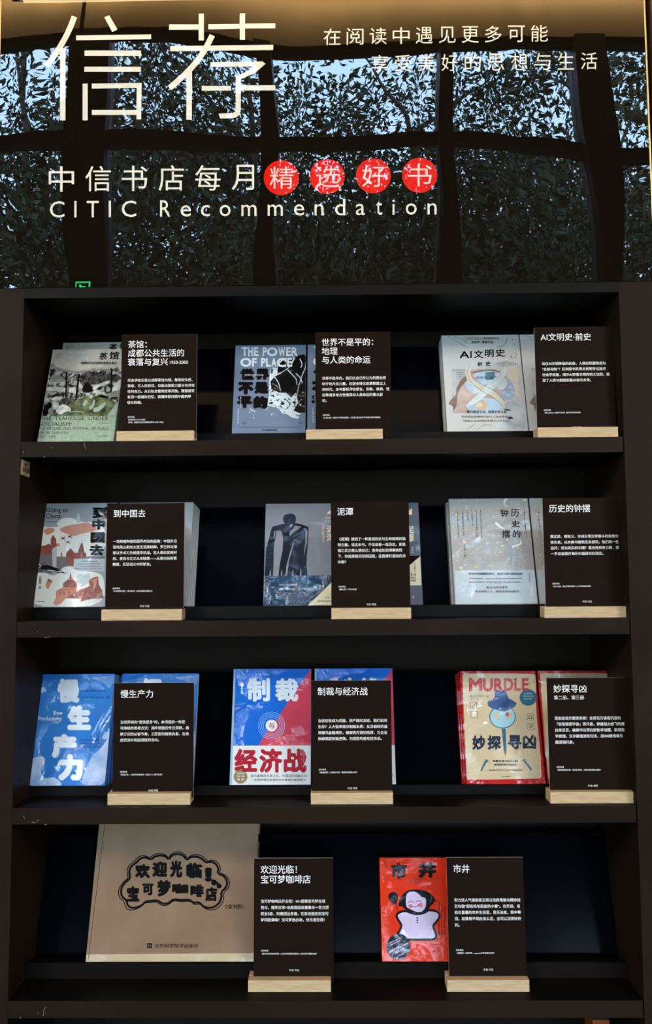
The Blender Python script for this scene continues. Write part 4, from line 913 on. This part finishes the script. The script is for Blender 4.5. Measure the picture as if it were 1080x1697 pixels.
p.begin(); p.text('市', (218, 150, 444, 384), BLK, .06); p.text('井', (608, 140, 864, 368), BLK, .06); p.end('title_text', er)
p.begin(); p.text('王烁', (456, 388, 540, 434), MAR, .03); p.text('著', (580, 384, 612, 442), MAR, .03); p.vtext('漫画', 122, 138, 118, 172, MAR)
for k, x in enumerate((900, 940, 975)): p.vtext('生活里那些鸡毛蒜皮的小事啊', x-10, x+10, 680+40*k, 1180, MAR, .02)
def slant(tx, x0, y0, x1, h, m, b=.02):
    dy = -(x1-x0)*.52; p.text(tx, [(x0, y0), (x1, y0+dy), (x1+h*.4, y0+dy+h), (x0+h*.4, y0+h)], m, b)
slant('好看到停不下来的市井漫画', 188, 1290, 355, 20, LIL); slant('真诚有趣又治愈人心', 206, 1316, 372, 18, LIL); slant('漫画家王烁seeseeson', 186, 1404, 450, 36, LIL, .03); slant('炫彩力作', 270, 1410, 400, 36, LIL, .03); slant('赠·明信片  贴纸', 330, 1460, 470, 22, LIL); slant('全彩', 280, 1500, 320, 22, LIL)
p.end('small_text', er)
plain_copy(er, shifted(Mr, 0, .0225), 'hidden copy standing right behind the orange red book', G)
c_, Mr2 = pcopy(er, [(739, 1418), (848, 1417), (852, 1590), (743, 1591)], 3, 'orange red book mostly hidden behind the rightmost card, its top edge showing')

# ---- book below the lowest display shelf, just its top corner in view
zf = Z1-4*PITCH
q = ray_hit(996, 1692, (0, .10, 0), NY)
mm = Matrix.Translation((q[0]-.018, .10, zf))
eb = empty('book', mm); tag(eb, 'orange brown book on the shelf below, only its top corner showing at the lower right', 'book')
book_body(eb, .034, q[2]-zf+.002, .05, mat('orange_brown_cover', lin((150, 76, 30)), .4, coat=.5))

# ------------------------------------------------------------------ title cards in wooden blocks
def place_card(corners, blk, shelf, sblk, title, body, small, label, body_y, sub=None, lean=1.0, tem=.0168):
    """corners tl,tr,br,bl of the card above its block; blk = left and right pixel of the block's front foot"""
    z = Z1-shelf*PITCH; tl, tr_, br, bl = corners
    sc = sblk+.0150
    M, W, H = plane_matrix(bl, br, tl, sc, z+.021, lean)
    M = level_matrix(M, sc, float(z+.021)); H = H
    n = np.array([0, math.cos(math.radians(lean)), -math.sin(math.radians(lean))])
    l = ray_hit(blk[0], blk[2], (0, sblk, 0), NY)[0]; r = ray_hit(blk[1], blk[2], (0, sblk, 0), NY)[0]
    e = empty('title_card', loc=((l+r)/2, sblk+.017, z)); tag(e, label, 'sign', 'black title cards in wooden blocks')
    b = MB(); w2 = (r-l)/2; bt = .0215; slot0 = .0148-.017; slot1 = .0185-.017
    # block with a saw cut that holds the card
    b.prism_x([(-.017, 0), (.019, 0), (.019, bt), (slot1, bt), (slot1, .008), (slot0, .008), (slot0, bt), (-.017, bt)], -w2, w2, WOOD)
    b.build('wooden_block', e, 0)
    D = .012
    Mc = M @ Matrix.Translation((0, 0, -D)); H += D
    rel = e.matrix_basis
    me = MB(); me.box((0, .0003, 0), (W, .0028, H), CORE); me.box((0, 0, 0), (W, .0003, H), CARD)
    c = me.build('card', e); c.matrix_parent_inverse = Matrix.Identity(4); c.matrix_basis = Matrix.Translation(-Vector(e.location)) @ Mc
    p = Page(Mc); x0 = .0140
    p.begin()
    for t, y, em, *dx in title: p.em_uv(t, x0+(dx[0] if dx else 0), H-y, em, INKW, .006)
    p.end('title_text', c)
    p.begin()
    for k, t in enumerate(body): p.em_uv(t, x0, H-body_y-k*.01155, .00685, INKW, .010)
    p.end('body_text', c)
    p.begin()
    for k, t in enumerate(small): p.em_uv(t, x0+.0005, H-.1725-k*.0056, .0034, INKW, .01)
    p.em_uv('中信·书店', W/2-.0085, H-.2085, .0046, INKW, .0)
    p.end('small_text', c)
    return e
T = lambda *a: [(t, .0215+.0185*i, .0167) for i, t in enumerate(a)]
place_card([(203, 557), (327, 552), (325, 720), (199, 720)], (193, 321, 722), 0, .010, T('茶馆：', '成都公共生活的', '衰落与复兴')+[('1950-2000', .0595, .0090, .0845)],
  ['历史学者王笛以成都茶馆为镜，聚焦街头匠、', '茶客、艺人的悲欢，勾勒出国家力量与市井韧', '性的角力。从公私合营到改革开放，微观描写', '复活一座城的记忆，读懂转型时期中国的呼', '吸与阵痛。'],
  ['/延伸阅读', '《中国记事 (1912-1928)》', '《茶馆：成都的公共生活和微观世界 (1900-1950)》'], 'black title card beside the teahouse photo book, leftmost on the top shelf', .0965)
place_card([(522, 556), (647, 553), (649, 726), (523, 720)], (507, 634, 722), 0, .010, T('世界不是平的：', '地理', '与人类的命运'),
  ['世界不是平的，我们比自己所认为的更加受', '制于地方的力量。在逆全球化思潮甚嚣尘上', '的时代，本书重新评估语言、宗教、疾病、性', '别等诸多地方性差异对人类命运的重大影', '响。'],
  ['/延伸阅读', '《人类之旅：财富与不平等的起源》|《巨浪汇聚之后(不平等背后的神话概念)》'], 'black title card with a three line title, in the middle of the top shelf', .0965)
place_card([(888, 544), (1017, 541), (1021, 713), (890, 713)], (891, 1024, 722), 0, .010, T('AI文明史·前史'),
  ['站在AI文明降临的前夜，人类如何避免成为', '“史前动物”？亚洲图书奖得主张笑宇以技术', '社会学视角，揭示AI即看文明的四大法则，展', '望了人类与超级智能共存的未来。'],
  ['/延伸阅读', '《智人之上》|《技术与文明：我们的时代和未来》'], 'black title card at the right end of the top shelf', .0765)
place_card([(176, 834), (304, 835), (304, 1009), (174, 1010)], (168, 301, 1020), 1, .022, T('到中国去'),
  ['一场跨越种族和国界的双向拯救：中国外交', '官何凤山助犹太医生逃离纳粹，罗生特与傅', '莱以手术刀为枪援华抗战。在人类的至暗时', '刻，善良与正义从未缺席——从维也纳到晋', '察冀，见证战火中的新生。'],
  ['/延伸阅读', '《红星照耀中国》|《民间医学：抗战时期的外国友人》'], 'black title card beside the grey and orange book, leftmost on the second shelf', .0780)
place_card([(548, 830), (677, 828), (680, 1007), (549, 1007)], (549, 681, 1018), 1, .022, T('泥潭'),
  ['《泥潭》提供了一种直视历史与生命困境的独', '特力量。读这本书，不仅是看一段历史，更是', '借亡灵之眼认清自己：当命运如泥潭裹挟而', '下，你选择做沉沦的囚奴，还是掌灯渡劫的关', '仲卿？'],
  ['/延伸阅读', '《第七天》|《河水东流》'], 'black title card with a two character title, in the middle of the second shelf', .0770)
place_card([(901, 824), (1035, 822), (1040, 1003), (904, 1004)], (902, 1041, 1014), 1, .022, T('历史的钟摆'),
  ['费正清、傅高义、许倬云等汉学泰斗的思想交', '锋实录。从哈佛书斋到北京胡同，他们用一生', '追问：何为真实的中国？葛兆光作序力荐，第', '一手访谈揭开海外中国研究的洞见。'],
  ['/延伸阅读', '《古今之变：历史学家访谈录》|《中华文明访谈录》'], 'black title card beside the speckled grey book, at the right end of the second shelf', .0780)
place_card([(186, 1131), (317, 1130), (320, 1311), (186, 1311)], (178, 315, 1330), 2, .018, T('慢生产力'),
  ['当世界倾向“更快更多”时，本书提供一种更', '可持续的思考方式：用牛顿般的专注深耕，奥', '斯汀式的从容节奏，工匠型的极致执着，在焦', '虑洪流中筑起成就的岛屿。'],
  ['/延伸阅读', '《深度工作——如何有效使用每一点脑力》|《数字极简》'], 'black title card beside the blue cloud book, leftmost on the third shelf', .0765)
place_card([(515, 1128), (647, 1128), (650, 1311), (516, 1311)], (515, 651, 1330), 2, .018, T('制裁与经济战'),
  ['当供应链成为武器、资产随时冻结，我们如何', '生存？人大智库揭示制裁本质：从汉朝经济战', '到俄乌金融博弈，破解西方理论陷阱，为企业', '拆解美欧制裁逻辑，为国家构建攻防体系。'],
  ['/延伸阅读', '《金融战场》|《贸易的冲突：美国贸易政策200年》'], 'black title card beside the blue and red hardcover, in the middle of the third shelf', .0785)
place_card([(905, 1122), (1045, 1122), (1052, 1308), (911, 1308)], (912, 1052, 1326), 2, .018, T('妙探寻凶')+[('第二册、第三册', .0385, .0086)],
  ['现象级佳作重磅来袭！全球百万读者沉迷的', '「铅笔破案宇宙」再升级，穿越战火纷飞的德', '拉库尼亚，破解毕达哥拉斯数学谜题、新福数', '学推理、汉字解谜进阶玩法，用300桩奇案引', '爆逻辑风暴。'],
  ['/延伸阅读', '《英国推理俱乐部：寻找名作家》|《福尔摩斯重案(谜案)》'], 'black title card at the right end of the third shelf', .0785)
place_card([(423, 1422), (553, 1422), (553, 1618), (420, 1618)], (411, 548, 1640), 3, .032, T('欢迎光临！', '宝可梦咖啡店'),
  ['宝可梦咖啡店开业啦！40+超萌宝可梦在线', '营业，爆笑日常+治愈甜品双重暴击～官方授', '权全3册，附赠甜品食谱，在家也能复刻宝可', '梦同款美味！宝可梦迷必收，快乐值拉满！'],
  ['/延伸阅读', '《宝可梦宝宝绘本系列》|《皮卡丘的冒险大游戏》|《宝可梦大图鉴2025》'], 'black title card beside the large kraft box on the lowest shelf', .0810, lean=3)
place_card([(738, 1420), (869, 1421), (873, 1616), (744, 1617)], (741, 877, 1640), 3, .032, T('市井'),
  ['实力派人气漫画家王烁以洗练笔触与精妙技', '艺勾勒“那些鸡毛蒜皮的小事”。有烹调、省', '钱与重量的市井生活里，苦乐治愈，笑中带', '泪，就算想不明白怎么活，也可以活得好好', '的。'],
  ['/延伸阅读', '《活着记》|《解忧鸭：seeseeson今年看看你这样》'], 'black title card beside the orange red book, rightmost on the lowest shelf', .0800, lean=3)
# the year range sits after the third title line of the first card
for o in bpy.data.objects:
    if 'w' in o.keys(): del o['w']
